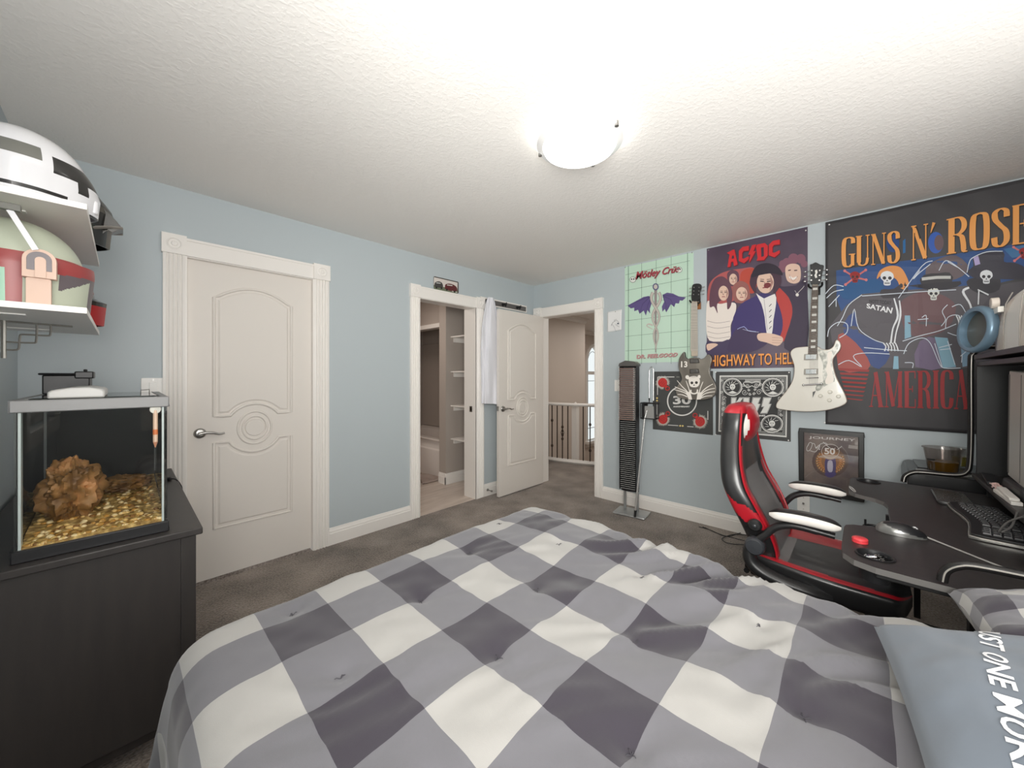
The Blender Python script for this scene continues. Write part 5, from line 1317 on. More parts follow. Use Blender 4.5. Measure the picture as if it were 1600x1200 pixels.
nk = M('maple_neck', (206, 192, 174), .4); fbp = px_pts(V1, [(218, 288), (268, 288), (274, 700), (212, 700)], gx - .010)
mb = MB(); mb.loop(fbp, NB, -.006, 0, M('pale_fretboard', (200, 192, 180), .4)); mb.build('fretboard', g1, smooth=False)
mb = MB(); mb.loop(px_pts(V1, [(222, 270), (266, 270), (270, 745), (216, 745)], gx - .004), NB, -.020, -.0005, nk); mb.build('neck', g1, bevel=.004)
for i in range(20):
    f_ = 1 - 2 ** (-i / 12 * 1.0); yy = 290 + 410 * f_ / .69 * .98
    if yy > 698: break
    p = px_pts(V1, [(217.5 - (yy - 290) * .013, yy), (268.5 + (yy - 290) * .013, yy)], gx - .0105); MB().cyl(p[0], p[1], .0011, steel_m, n=6).build('fret', g1)
hd = px_pts(V1, [(222, 200), (226, 145), (245, 128), (285, 126), (304, 140), (302, 175), (292, 205), (295, 262), (276, 275), (222, 275)], gx - .004, 2)
MB().loop(hd, NB, -.014, 0, black_m).build('headstock', g1, bevel=.002)
for i in range(3):
    for s_, x_ in ((-1, 240), (1, 283)):
        p = px_pts(V1, [(x_ - (2 - i) * -2, 160 + i * 30)], gx - .004)[0]
        m2 = MB(); m2.cyl(p, p + Vector((-.010, 0, 0)), .004, steel_m, n=10).cyl(p + Vector((.007, 0, 0)), p + Vector((.007, -s_ * .030, 0)), .0022, steel_m, n=6).ell(p + Vector((.007, -s_ * .036, 0)), (.005, .007, .005), steel_m, 10, 6)
        m2.build('tuning_peg', g1)
for yc in (788, 875):
    p = px_pts(V1, [(206, yc - 20), (284, yc - 22), (290, yc + 15), (206, yc + 18)], gx)
    f = MB().loop(p, NB, .0002, .007, M('pickup_ring', (70, 66, 62), .4)).build('pickup', g1, bevel=.002)
    MB().loop([centre(p) + (q - centre(p)) * .72 for q in p], NB, .0072, .010, steel_m).build('pickup_cover', f, bevel=.001)
for i in range(6):
    a_ = px_pts(V1, [(224 + i * 7.6, 270), (221 + i * 9.2, 930)], gx - .016); MB().tube(a_, .0006, steel_m, 4).build('string', g1)
a = Art(lambda x, y: onx(x, y, gx), NB, .0006); a.view(1010, 570, 10.0)
BN = (238, 232, 224)
a.poly([(660, 225), (680, 190), (750, 175), (815, 200), (838, 250), (820, 320), (780, 350), (700, 345), (670, 300)], BN, 2, 4).poly([(612, 205), (620, 168), (655, 165), (672, 200), (650, 228)], BN, 2, 3).poly([(800, 190), (818, 160), (846, 172), (838, 212)], BN, 2, 3)
a.ell(712, 282, 22, 22, (70, 64, 60), 3).ell(782, 278, 22, 22, (70, 64, 60), 3).poly([(745, 300), (758, 326), (732, 328)], (70, 64, 60), 3)
a.line([(695, 390), (700, 435), (745, 452), (790, 435), (800, 385)], 22, BN, 2, 4)
for pts in ([(480, 245), (560, 340), (640, 420), (700, 540)], [(445, 340), (520, 375), (620, 420), (690, 500)], [(440, 390), (530, 412), (620, 450), (690, 530)], [(488, 462), (560, 468), (640, 500)], [(620, 250), (650, 330), (680, 430), (705, 540)],
            [(885, 265), (850, 350), (820, 450), (795, 540)], [(1040, 300), (960, 345), (880, 410), (820, 500)], [(1075, 365), (980, 385), (890, 430), (830, 510)], [(1075, 420), (980, 432), (900, 460), (830, 525)], [(1030, 482), (930, 490), (850, 520)]):
    a.line(pts, [8, 13, 15, 20][:len(pts)], BN, 2, 4)
a.poly([(620, 430), (680, 420), (715, 545), (660, 540)], BN, 1).poly([(800, 430), (870, 430), (850, 540), (785, 545)], BN, 1)
lab(a.done('painted_skull', g1), 'white painted skull and bony hands')
a.view(1040, 420, 5.456).text('13', [(132, 788), (186, 788), (186, 840), (132, 840)], BN, 2, .03)
lab(a.done('lettering', g1), 'white number')
def hanger(p, mat, label):
    p = Vector(p); r_ = thing('guitar_hanger', p, label, 'guitar hanger')
    MB().box(-.022, p.y - .022, p.z - .065, -.002, p.y + .022, p.z + .0, mat).build('wall_block', r_, bevel=.003)
    m2 = MB(); m2.cyl((-.0225, p.y, p.z - .03), (gx + .045, p.y, p.z - .018), .006, black_m, n=10)
    m2.tube(cr([(gx - .022, p.y - .038, p.z + .004), (gx + .010, p.y - .036, p.z - .010), (gx + .04, p.y - .02, p.z - .018), (gx + .045, p.y, p.z - .018), (gx + .04, p.y + .02, p.z - .018), (gx + .010, p.y + .036, p.z - .010), (gx - .022, p.y + .038, p.z + .004)], 4), .0065, black_m, 8)
    m2.build('yoke', r_)
hp_ = px_pts(V1, [(250, 272)], gx)[0]; hanger(hp_ + Vector((0, -.002, 0)), M('hanger_wood', (150, 96, 52), .5), 'wall hanger with a small brown wooden block behind the dark guitar')

V2 = (1200, 400, 4.614)
g2 = thing('electric_guitar', onx(1270, 560, -.07), 'white flared-body electric guitar hanging between the rockers poster and the flag', 'guitar')
b2 = px_pts(V2, [(290, 652), (240, 655), (195, 662), (168, 680), (160, 705), (172, 745), (186, 790), (186, 850), (172, 905), (140, 960), (100, 1010), (65, 1055), (57, 1085), (75, 1103), (150, 1115), (250, 1123), (350, 1121), (450, 1108), (530, 1083), (566, 1060), (570, 1035), (552, 985), (520, 925), (492, 865), (474, 800), (470, 750), (490, 715), (518, 680), (528, 648), (520, 620), (500, 603), (484, 612), (474, 640), (455, 664), (420, 675), (385, 668), (358, 652)], gx, 3)
gw = M('guitar_white', (226, 222, 212), .2, coat=.5); mb = MB(); mb.loop(b2, NB, -.038, 0, gw, M('guitar_cream_edge', (170, 150, 140), .35)); mb.build('body', g2, bevel=.007, seg=3, angle=50)
pgm = M('pearl_pickguard', (190, 188, 178), .2, coat=.4); mottle(pgm, (140, 142, 132), (216, 214, 204), 30, 3, (1, 1, 1), .42, .58)
MB().loop(px_pts(V2, [(365, 665), (420, 684), (460, 676), (486, 650), (496, 625), (512, 640), (500, 680), (462, 735), (462, 800), (478, 860), (480, 905), (440, 925), (400, 945), (370, 970), (345, 968), (350, 930), (398, 900), (390, 850), (400, 800), (385, 745), (366, 705)], gx, 2), NB, .0002, .0025, pgm).build('pickguard', g2, smooth=False)
MB().loop(px_pts(V2, [(430, 700), (462, 690), (455, 735), (455, 800), (470, 860), (472, 905), (425, 925), (412, 900), (428, 860), (418, 815), (430, 760)], gx, 3), NB, .0027, .0045, M('pearl_insert', (222, 212, 200), .25)).build('pickguard_insert', g2, smooth=False)
MB().loop(px_pts(V2, [(322, 980), (345, 972), (322, 1022)], gx), NB, .0002, .003, edge_m).build('inlay', g2, smooth=False)
MB().loop(px_pts(V2, [(318, 212), (363, 212), (356, 706), (288, 706)], gx - .008), NB, -.006, 0, M('rosewood', (92, 78, 68), .5)).build('fretboard', g2, smooth=False)
MB().loop(px_pts(V2, [(320, 200), (360, 200), (352, 712), (292, 712)], gx - .002), NB, -.022, -.0005, nk).build('neck', g2, bevel=.004)
for i in range(22):
    yy = 228 + 478 * (1 - 2 ** (-i / 12)) / (1 - 2 ** (-21 / 12)); t = (yy - 212) / 494
    p = px_pts(V2, [(318 - 30 * t, yy), (363 - 7 * t, yy)], gx - .0085); MB().cyl(p[0], p[1], .0011, steel_m, n=6).build('fret', g2)
for i, yy in enumerate((237, 305, 368, 425, 475, 537, 612, 655)):
    t = (yy - 212) / 494; c_ = (318 + 363 - 37 * t) / 2; hw_ = 17
    MB().loop(px_pts(V2, [(c_ - hw_, yy - 7), (c_ + hw_, yy - 9), (c_ + hw_, yy + 7), (c_ - hw_, yy + 9)], gx - .0085), NB, .0001, .0008, M('pearl_inlay', (232, 230, 224), .2)).build('fret_inlay', g2, smooth=False)
MB().loop(px_pts(V2, [(303, 62), (318, 58), (338, 46), (352, 48), (378, 62), (402, 68), (395, 105), (386, 150), (378, 188), (362, 205), (318, 205), (305, 190), (308, 140), (306, 100)], gx - .004, 2), NB, -.014, 0, black_m).build('headstock', g2, bevel=.002)
a = Art(lambda x, y: onx(x, y, gx - .004), NB, .0006); a.view(*V2)
a.poly([(338, 105), (352, 98), (358, 118), (350, 135), (356, 155), (342, 160), (334, 140), (342, 125)], (226, 224, 218), 1); lab(a.done('headstock_emblem', g2), 'small white headstock emblem')
for i in range(3):
    for s_, x_ in ((-1, 316), (1, 374)):
        p = px_pts(V2, [(x_ - i * 1.5, 106 + i * 35)], gx - .004)[0]
        m2 = MB(); m2.cyl(p, p + Vector((-.010, 0, 0)), .0048, chrome_m, n=10).cyl(p + Vector((.007, 0, 0)), p + Vector((.007, -s_ * .030, 0)), .0022, chrome_m, n=6).ell(p + Vector((.007, -s_ * .038, 0)), (.006, .009, .007), chrome_m, 10, 6)
        m2.build('tuning_peg', g2)
for yc in (728, 834):
    p = px_pts(V2, [(262, yc - 20), (362, yc - 22), (360, yc + 20), (260, yc + 22)], gx)
    f = MB().loop(p, NB, .0002, .008, M('pickup_ring2', (120, 116, 108), .3, .4)).build('pickup', g2, bevel=.002)
    MB().loop([centre(p) + (q - centre(p)) * .78 for q in p], NB, .0082, .011, chrome_m).build('pickup_cover', f, bevel=.001)
m2 = MB(); p = px_pts(V2, [(275, 880), (365, 876)], gx - .006); m2.tube(p, .0045, chrome_m, 8).build('bridge', g2)
m2 = MB(); p = px_pts(V2, [(255, 930), (385, 922)], gx - .008); m2.tube(p, .0065, chrome_m, 10); m2.ell(p[0], (.009, .009, .009), chrome_m, 10, 8).ell(p[1], (.009, .009, .009), chrome_m, 10, 8); m2.build('tailpiece', g2)
for (x, y) in ((378, 1008), (447, 980), (443, 1040), (508, 1012)):
    p = px_pts(V2, [(x, y)], gx)[0]; MB().lathe([(.013, 0), (.0125, .010), (.009, .013), (.0005, .013)], p, NB, M('knob_cream', (214, 210, 198), .25), 16).build('control_knob', g2)
for i in range(6):
    a_ = px_pts(V2, [(324 + i * 7, 200), (298 + i * 11.5, 928)], gx - .013); MB().tube(a_, .0006, steel_m, 4).build('string', g2)
hp_ = px_pts(V2, [(342, 205)], gx)[0]; hanger(hp_, matte_m, 'black wall hanger holding the neck of the white guitar')

# ================================================================ DISC TOWER, HOLDER AND CANE
tw = thing('disc_tower', (-.19, -1.37, 0), 'tall black and grey disc storage tower against the right wall', 'disc tower')
ang = math.atan2(-1.46 + 1.24, .0 + .02)
TWm = Matrix.Translation((-.20, -1.375, 0)) @ Matrix.Rotation(R(8), 4, 'Z')
def tbox(mb, x0, y0, z0, x1, y1, z1, mat): return mb.box(x0, y0, z0, x1, y1, z1, mat, TWm)
slv = M('tower_silver', (176, 178, 178), .3, .6)
mb = MB(); mb.prism([(-.12, -.17), (.10, -.17), (.10, .13), (-.12, .13)], (-.20, -1.375, 0), TWm.to_3x3() @ Vector((1, 0, 0)), TWm.to_3x3() @ Vector((0, 1, 0)), (0, 0, 1), .001, .016, slv)
lab(mb.build('base', tw, bevel=.006), 'flat grey base plate')
for y in (-.060, .060):
    m2 = MB(); tbox(m2, .03, y - .012, .016, .045, y + .012, 1.43, slv); lab(m2.build('upright', tw, bevel=.002), 'silver upright')
m2 = MB(); tbox(m2, -.072, -.080, .23, .028, -.074, 1.40, black_m); tbox(m2, -.072, .074, .23, .028, .080, 1.40, black_m); tbox(m2, .0205, -.0735, .23, .028, .0735, 1.40, black_m); m2.build('shell', tw, bevel=.002)
m2 = MB(); m2.prism(arc(0, 0, .085, 180, 360, 10, .05), (-.20, -1.375, 0), TWm.to_3x3() @ Vector((0, 1, 0)), TWm.to_3x3() @ Vector((1, 0, 0)), (0, 0, 1), .215, .235, black_m); m2.build('lower_lip', tw)
m2 = MB(); m2.prism([(-.085, 1.40), (.085, 1.40), (.080, 1.43), (.02, 1.455), (-.06, 1.445), (-.088, 1.42)], (-.20, -1.375, 0), TWm.to_3x3() @ Vector((0, 1, 0)), (0, 0, 1), TWm.to_3x3() @ Vector((1, 0, 0)), -.085, .045, M('tower_cap', (84, 82, 80), .35)); m2.build('cap', tw, bevel=.006)
gl_m = M('slot_grey', (150, 150, 148), .35)
m2 = MB(); z = .245; nz = 0
while z < 1.39:
    tbox(m2, -.068, -.0735, z, .02, .0735, z + .006, black_m if True else gl_m); z += .0190; nz += 1
sh_ = m2.build('slot', tw); bpy.data.objects.remove(sh_)
z = .245; slots = []; proto = None
for i in range(60):
    if proto is None:
        m2 = MB(); tbox(m2, -.066, -.0735, .245, .02, .0735, .2515, black_m); tbox(m2, -.070, -.070, .2455, -.0661, .070, .2505, gl_m); proto = m2.build('slot', tw)
    else:
        c = proto.copy(); COL.objects.link(c); c.parent = tw; c.location = Vector(proto.location) + Vector((0, 0, i * .019))
# cases in the upper part
case = None
for i in range(26):
    z0 = .245 + (34 + i) * .019 + .0075
    if case is None:
        m2 = MB(); tbox(m2, -.112, -.070, z0, .015, .071, z0 + .0098, M('case_clear', (196, 186, 180), .2)); tbox(m2, -.1122, -.066, z0 + .0005, -.1119, .066, z0 + .0093, M('case_print', (110, 84, 76), .4))
        c = m2.build('disc_case', bevel=.0008); c0 = c; zb = z0; case = c
    else:
        c = case.copy(); COL.objects.link(c); c.location = (0, 0, z0 - zb + 0)
    c.location = Vector(c.location) + Vector((random.uniform(-.006, .006), 0, 0))
    nth = ('topmost' if i == 25 else 'lowest' if i == 0 else None)
    if nth: tag(c, nth + ' of the clear disc cases stacked in the black tower', 'disc case', 'disc cases in the tower')
    else: tag(c, 'thin clear disc case with dark spine in the middle of the tower stack', 'disc case', 'middle disc cases in the tower')
for c in [o for o in bpy.data.objects if o.name.startswith('disc_case')]:
    if 'middle' not in c['label']: c['group'] = 'end disc cases in the tower'
# cane holder fixed on the tower's right side, and the cane in it
hx, hy = -.165, -1.545
hd_ = thing('cane_holder', (hx, hy, .90), 'black wire frame holder between the disc tower and charcoal poster', 'holder')
mb = MB(); mb.tube([(hx - .04, hy + .062, 1.055), (hx - .04, hy - .075, 1.055), (hx - .04, hy - .075, .915), (hx - .04, hy + .062, .915)], .006, black_m, 8, closed=True)
mb.tube([(hx + .05, hy + .06, 1.055), (hx + .05, hy - .07, 1.055), (hx + .05, hy - .07, .915), (hx + .05, hy + .06, .915)], .006, black_m, 8, closed=True)
for (y, z) in ((.061, 1.055), (-.073, 1.055), (.061, .915), (-.073, .915)): mb.tube([(hx - .04, hy + y, z), (hx + .05, hy + y, z)], .006, black_m, 8)
mb.build('frame', hd_)
mb = MB(); mb.box(hx - .035, hy + .030, .905, hx + .045, hy + .055, 1.05, matte_m); mb.build('side_plate', hd_, bevel=.003)
mb = MB(); mb.prism([(-.045, 0), (.05, 0), (.045, .12), (-.04, .12)], (hx - .02, hy - .01, .91), (0, -1, 0), (0, 0, 1), (-1, 0, 0), 0, .006, M('holder_grey', (150, 150, 148), .3)); mb.build('back_plate', hd_, bevel=.002)
mb = MB(); top = onx(1018, 578, -.15); lft = onx(1013, 618, -.15)
cn = MB(); bot = onz(992, 806, .032); up = onx(1014, 580, -.13); hold = onx(1007, 655, -.20)
cane_m = M('cane_silver', (206, 206, 204), .25, .6)
cn.tube([bot, hold, Vector((hold.x + .01, hold.y - .02, .99))], .0085, cane_m, 10)
cn = cn.build('cane'); tag(cn, 'silver white cane leaning beside the disc tower, black tip on carpet', 'cane')
lab(MB().tube([bot + Vector((0, .0, -.010)), bot + (hold - bot).normalized() * .05], [.010, .012], matte_m, 10).build('rubber_tip', cn), 'black rubber tip')
rod = MB(); rp = [onx(*p, -.02) for p in ((1014.5, 622), (1014.5, 590), (1015, 578), (1018, 573), (1021, 578), (1021, 600), (1021, 626))]
rod.tube(cr([rp[0], rp[1], rp[2], rp[3], rp[4], rp[5], rp[6]], 4), .0045, slv, 8); rod.cyl(rp[0], rp[0] + Vector((0, 0, -.05)), .008, black_m, r1=.002, n=10)
tag(rod.build('bent_rod'), 'thin bent grey rod hooked on the wall above the black holder', 'rod')
# ================================================================ DESK
dk_m = M('desk_black_laminate', (44, 41, 41), .38); mottle(dk_m, (40, 37, 37), (48, 45, 44), 40, 3, (1, 1, 1), .3, .7); add_bump(dk_m, 260, .05, .001)
edge_dk = M('desk_edge_grey', (96, 94, 92), .4)
TZ = .73
desk = thing('desk', (-1.33, -3.35, 0), 'black gaming desk with cut-out front, cup holes and raised hutch', 'desk')
def circ(cx, cy, rx, ry, n=20, cw=False):
    p = [(cx + rx * math.cos(2 * PI * i / n), cy + ry * math.sin(2 * PI * i / n)) for i in range(n + 1)]
    return p[::-1] if cw else p
h1c, h2c = (-1.895, -3.020), (-.745, -3.015)
ol = [(-2.0, -3.86)] + [(-2.0, -3.10), (-1.997, -3.02), (-1.975, -2.972), (-1.935, -2.945)]
ol += [(-1.88, -2.94), (-1.66, -2.94), (-1.625, -2.945), (-1.603, -2.965), (-1.59, -3.0), (-1.57, -3.035), (-1.535, -3.062), (-1.49, -3.072),
       (-1.20, -3.072), (-1.155, -3.062), (-1.12, -3.035), (-1.10, -3.0), (-1.08, -2.965), (-1.05, -2.945), (-1.01, -2.94), (-.755, -2.94), (-.70, -2.948), (-.675, -2.975), (-.67, -3.02), (-.67, -3.86)]
# the outline runs clockwise; holes join it through a seam
def with_hole(path, idx, c, r):
    return path[:idx + 1] + circ(c[0], c[1], r, r, 20) [::1] + path[idx:]
i1 = ol.index((-1.997, -3.02)); path = with_hole(ol, i1, h1c, .044) if False else ol
def rot_circ(c, r, start):
    a0 = math.atan2(start[1] - c[1], start[0] - c[0]); return [(c[0] + r * math.cos(a0 + 2 * PI * i / 24), c[1] + r * math.sin(a0 + 2 * PI * i / 24)) for i in range(25)]
def join(path, vert, c, r):
    i = path.index(vert); return path[:i + 1] + rot_circ(c, r, vert) + path[i:]
path = join(ol, (-1.935, -2.945), h1c, .043); path = join(path, (-.755, -2.94), h2c, .043)
MB().prism(path, (0, 0, TZ - .018), (1, 0, 0), (0, 1, 0), (0, 0, 1), 0, .018, dk_m, edge_dk).build('desktop', desk, smooth=False)
for c in (h1c, h2c):
    m2 = MB(); m2.lathe([(.0005, -.075), (.036, -.075), (.041, -.010), (.0425, .0), (.048, .0015), (.0485, .004), (.044, .0045), (.041, .002), (.039, -.010), (.034, -.072), (.0005, -.072)], (c[0], c[1], TZ), (0, 0, 1), black_m, 28)
    lab(m2.build('cup_ring', desk), 'black cup holder cup set in the desktop')
for x in (-1.93, -.74):
    m2 = MB(); m2.box(x - .035, -3.44, .03, x + .035, -3.36, .70, matte_m).box(x - .03, -3.70, .685, x + .03, -3.02, .7115, matte_m).box(x - .035, -3.74, 0, x + .035, -3.00, .035, matte_m)
    m2.build('leg', desk, bevel=.004)
MB().box(-1.895, -3.42, .60, -.775, -3.38, .68, matte_m).build('crossbar', desk, bevel=.003)
# hutch: bent steel side loops, boards and end panels
tube_m = M('hutch_tube_black', (34, 33, 33), .25, .3); strip = M('tube_highlight_and_trim', (176, 172, 165), .3, .5)  # pale tone stands in for the tube highlight; printer trim shares it
for x, lb in ((-.672, 1), (-1.998, 0)):
    pth = cr([(x, -3.150, TZ + .010), (x, -3.156, TZ + .040), (x, -3.178, TZ + .062), (x, -3.21, TZ + .072), (x, -3.30, TZ + .076), (x, -3.342, TZ + .082), (x, -3.364, TZ + .10), (x, -3.374, TZ + .14), (x, -3.378, TZ + .3), (x, -3.378, 1.36), (x, -3.384, 1.41), (x, -3.41, 1.438), (x, -3.46, 1.446), (x, -3.66, 1.446), (x, -3.70, 1.42), (x, -3.705, 1.36), (x, -3.705, TZ + .012)], 5)
    m2 = MB(); m2.tube(pth, .0115, tube_m, 10, flat=(1, 1)); lp = m2.build('side_loop', desk, angle=60); lab(lp, 'bent black steel tube loop')
    off = -.0105
    m2 = MB(); m2.tube([(p[0] + off, p[1], p[2] + .002) for p in pth], .0022, strip, 6); lab(m2.build('tube_highlight', lp), 'pale line modelled as a highlight along the tube')  # thin pale line modelled in place of the metal's highlight
MB().box(-1.984, -3.70, 1.385, -.686, -3.385, 1.407, dk_m).build('hutch_top', desk, bevel=.002)
MB().box(-1.984, -3.69, 1.352, -.686, -3.395, 1.372, dk_m).build('hutch_shelf', desk, bevel=.002)
for x in (-.700, -1.984): MB().box(x, -3.70, .80, x + .014, -3.392, 1.351, black_m).build('end_panel', desk, bevel=.001)
MB().box(-1.97, -3.70, .80, -.7005, -3.69, 1.351, matte_m).build('back_panel', desk, smooth=False)
MB().prism([(-.705, 0), (-.705, -.02), (-1.96, -.02), (-1.96, 0)], (0, 0, .835), (1, 0, 0), (0, 0, 1), (0, 1, 0), -3.688, -3.375, dk_m).build('monitor_shelf', desk, bevel=.004)
for x in (-.72, -1.94, -1.33): MB().box(x - .01, -3.68, TZ + .0005, x + .01, -3.42, .814, matte_m).build('shelf_support', desk)
# hook and ring hanging under the cut-out
m2 = MB(); m2.tube([(-1.30 + .035 * math.cos(2 * PI * i / 20), -3.03 + .035 * math.sin(2 * PI * i / 20), .645) for i in range(20)], .005, black_m, 8, closed=True)
m2.box(-1.31, -3.10, .640, -1.29, -3.063, .711, black_m).cyl((-1.30, -3.0, .65), (-1.30, -3.0, .675), .004, black_m, n=8)
lab(m2.build('headphone_hook', desk), 'black ring hook under the desk front')

# ---- things on the desk
# keyboard: wavy ergonomic board
kb = thing('keyboard', (-1.25, -3.35, TZ), 'black curved ergonomic keyboard with silver edge on the desk', 'keyboard')
def kfront(t): return -3.262 - .020 * math.sin(t * PI) ** 2 + .018 * math.sin(t * PI * 2) * .3
kpts = [(-1.02 - .47 * t, kfront(t)) for t in [i / 14 for i in range(15)]]
kpts = [(-1.005, -3.285)] + kpts + [(-1.502, -3.29), (-1.505, -3.42), (-1.48, -3.44)] + [(-1.48 + .46 * t, -3.452 + .012 * math.cos(t * PI * 2)) for t in [.1, .3, .5, .7, .9]] + [(-1.005, -3.43)]
KZ = TZ + .0006
ks = M('keyboard_silver', (150, 148, 144), .25, .7)
MB().prism(kpts, (0, 0, KZ), (1, 0, 0), (0, 1, 0), (0, 0, 1), 0, .012, ks).build('silver_base', kb, bevel=.003)
cK = Vector((-1.255, -3.355)); kin = [(cK.x + (p[0] - cK.x) * .975, cK.y + (p[1] - cK.y) * .93) for p in kpts]
MB().prism(kin, (0, 0, KZ), (1, 0, 0), (0, 1, 0), (0, 0, 1), .0122, .018, black_m).build('key_deck', kb, bevel=.002)
key_m = M('key_black', (48, 48, 50), .4); k0 = None
for r_ in range(5):
    for c_ in range(19):
        if c_ == 14: continue
        x = -1.038 - .0232 * c_; t = (-1.02 - x) / .47; y = kfront(t) - .052 - r_ * .0225 + .010
        if k0 is None:
            m2 = MB(); m2.add([(-.0098, -.0096, 0), (.0098, -.0096, 0), (.0098, .0096, 0), (-.0098, .0096, 0), (-.0078, -.0076, .006), (.0078, -.0076, .006), (.0078, .0080, .006), (-.0078, .0080, .006)], [(0, 3, 2, 1), (4, 5, 6, 7), (0, 1, 5, 4), (1, 2, 6, 5), (2, 3, 7, 6), (3, 0, 4, 7)], key_m)
            k0 = m2.build('key', kb, smooth=False); c2 = k0
        else: c2 = k0.copy(); COL.objects.link(c2); c2.parent = kb
        c2.location = Vector((x, y, KZ + .0182)) - Vector(kb.location)
# mouse
ms = thing('computer_mouse', (-1.605, -3.09, TZ), 'black and silver computer mouse on the near arm of the desk', 'mouse')
msil = M('mouse_silver', (128, 128, 126), .22, .5); mblk = M('mouse_gloss_black', (30, 30, 32), .3)
def mouse_fn(u, v):
    t = 2 * PI * u; ph = PI / 2 * v; L_, W_, H_ = .066, .036, .040
    x = math.cos(t) * math.cos(ph) ** .8; y = math.sin(t) * math.cos(ph) ** .8; hz = math.sin(ph) ** .9
    k = 1 + .12 * y
    return Vector((-1.605 - .03 * 0 + x * W_ * k, -3.092 + y * L_, TZ + .001 + H_ * hz * (1 - .22 * (1 if y < 0 else -.3) * abs(y))))
MB().grid(mouse_fn, 40, 16, None, wrap=True, matfn=lambda u, v: mblk if (v > .30 + .25 * math.sin(2 * PI * u)) else msil).build('shell', ms, angle=60)
m2 = MB(); m2.tube([(-1.605 + .0, -3.092 - .034 + .007 * math.cos(a_), TZ + .028 + .007 * math.sin(a_)) for a_ in [2 * PI * i / 14 for i in range(14)]], .0025, M('wheel_silver', (190, 190, 190), .2, .6), 6, closed=True); m2.build('scroll_wheel', ms)
m2 = MB(); cpts = [(-1.605, -3.155, TZ + .008), (-1.63, -3.19, TZ + .004), (-1.685, -3.24, TZ + .0035), (-1.74, -3.29, TZ + .0035), (-1.80, -3.36, TZ + .0035), (-1.84, -3.50, TZ + .0035), (-1.86, -3.66, TZ + .0035)]
lab(m2.tube(cr(cpts, 6), .0028, M('cable_grey', (150, 148, 144), .4), 8).build('cable', ms), 'thin grey cable')
# bottle cap
tag(MB().lathe([(.0005, .0165), (.017, .0165), (.020, .0145), (.0215, .011), (.0205, .008), (.0215, .005), (.021, .0005), (.0005, .0005)], (-1.795, -2.985, TZ), (0, 0, 1), M('cap_red', (206, 60, 66), .35), 30).build('bottle_cap'), 'small red round cap on the near front corner of the desk', 'bottle cap')
# bracelet heap in the near cup
chn = thing('chain_bracelet', (h1c[0], h1c[1], TZ - .07), 'silver chain heaped in the near cup holder of the desk', 'chain')
m2 = MB(); P_ = [Vector((h1c[0] + .026 * math.cos(i * .9 + .3) * (1 - .1 * math.sin(i)), h1c[1] + .024 * math.sin(i * 1.13), TZ - .034 + .034 * (i / 26) + .005 * math.sin(i * 2.1))) for i in range(27)]
m2.tube(cr(P_, 5), [.0032 + .0014 * (i % 2) for i in range(len(cr(P_, 5)))], chrome_m, 6); m2.build('links', chn)
# flat dark gadget under the hutch front
tag(MB().prism(rrect(-1.03, -3.345, -.78, -3.235, .02), (0, 0, TZ + .0005), (1, 0, 0), (0, 1, 0), (0, 0, 1), 0, .016, M('gadget_dark', (60, 60, 60), .25)).build('tablet_case', bevel=.005, seg=3), 'flat dark grey case lying on the desk behind the keyboard', 'case')
# thin earphone loops on the far arm
m2 = MB(); m2.tube([(-1.045 + .022 * math.cos(t), -2.955 + .012 * math.sin(t), TZ + .012 + .011 * math.sin(t * 1.0)) for t in [2 * PI * i / 16 for i in range(16)]], .0013, M('clear_wire', (210, 208, 204), .2), 5, closed=True)
tag(m2.build('wire_loop'), 'thin clear wire loop on the far front corner of the desk', 'wire')
# monitor on the shelf, upright pale case, small things
SZ = .835
mo = thing('monitor', (-1.66, -3.52, SZ), 'black monitor standing on the hutch shelf at the right edge', 'monitor')
scr = M('screen_off', (20, 20, 22), .12)
MB().box(-1.93, -3.545, SZ + .07, -1.33, -3.52, SZ + .43, black_m).build('bezel', mo, bevel=.004)
MB().box(-1.915, -3.5199, SZ + .085, -1.345, -3.5185, SZ + .415, scr).build('screen', mo, smooth=False)
m2 = MB(); m2.box(-1.66, -3.575, SZ + .001, -1.60, -3.546, SZ + .25, black_m); m2.box(-1.74, -3.65, SZ + .0005, -1.52, -3.48, SZ + .012, black_m); m2.build('stand', mo, bevel=.003)
pc_ = thing('upright_case', (-1.13, -3.43, SZ), 'pale grey upright slim case standing on the monitor shelf', 'case')
pale = M('pale_metal', (186, 182, 176), .38, .3)
Tp = Matrix.Translation((-1.155, -3.445, SZ + .055)) @ Matrix.Rotation(R(-3), 4, 'Y')
MB().box(-.115, -.03, 0, .120, .020, .43, pale, Tp).build('body', pc_, bevel=.004)
MB().box(.105, -.025, .012, .1205, .0212, .415, M('groove_dark', (84, 80, 78), .5), Tp).box(-.045, .0198, .01, -.041, .0212, .42, MATS['groove_dark'], Tp).build('seam', pc_, smooth=False)
MB().prism([(-.14, -.055), (.13, -.055), (.11, -.002), (-.13, -.002)], (-1.155, -3.445, SZ + .056), (1, 0, 0), (0, 0, 1), (0, 1, 0), -.05, .035, black_m).build('foot', pc_, bevel=.01)
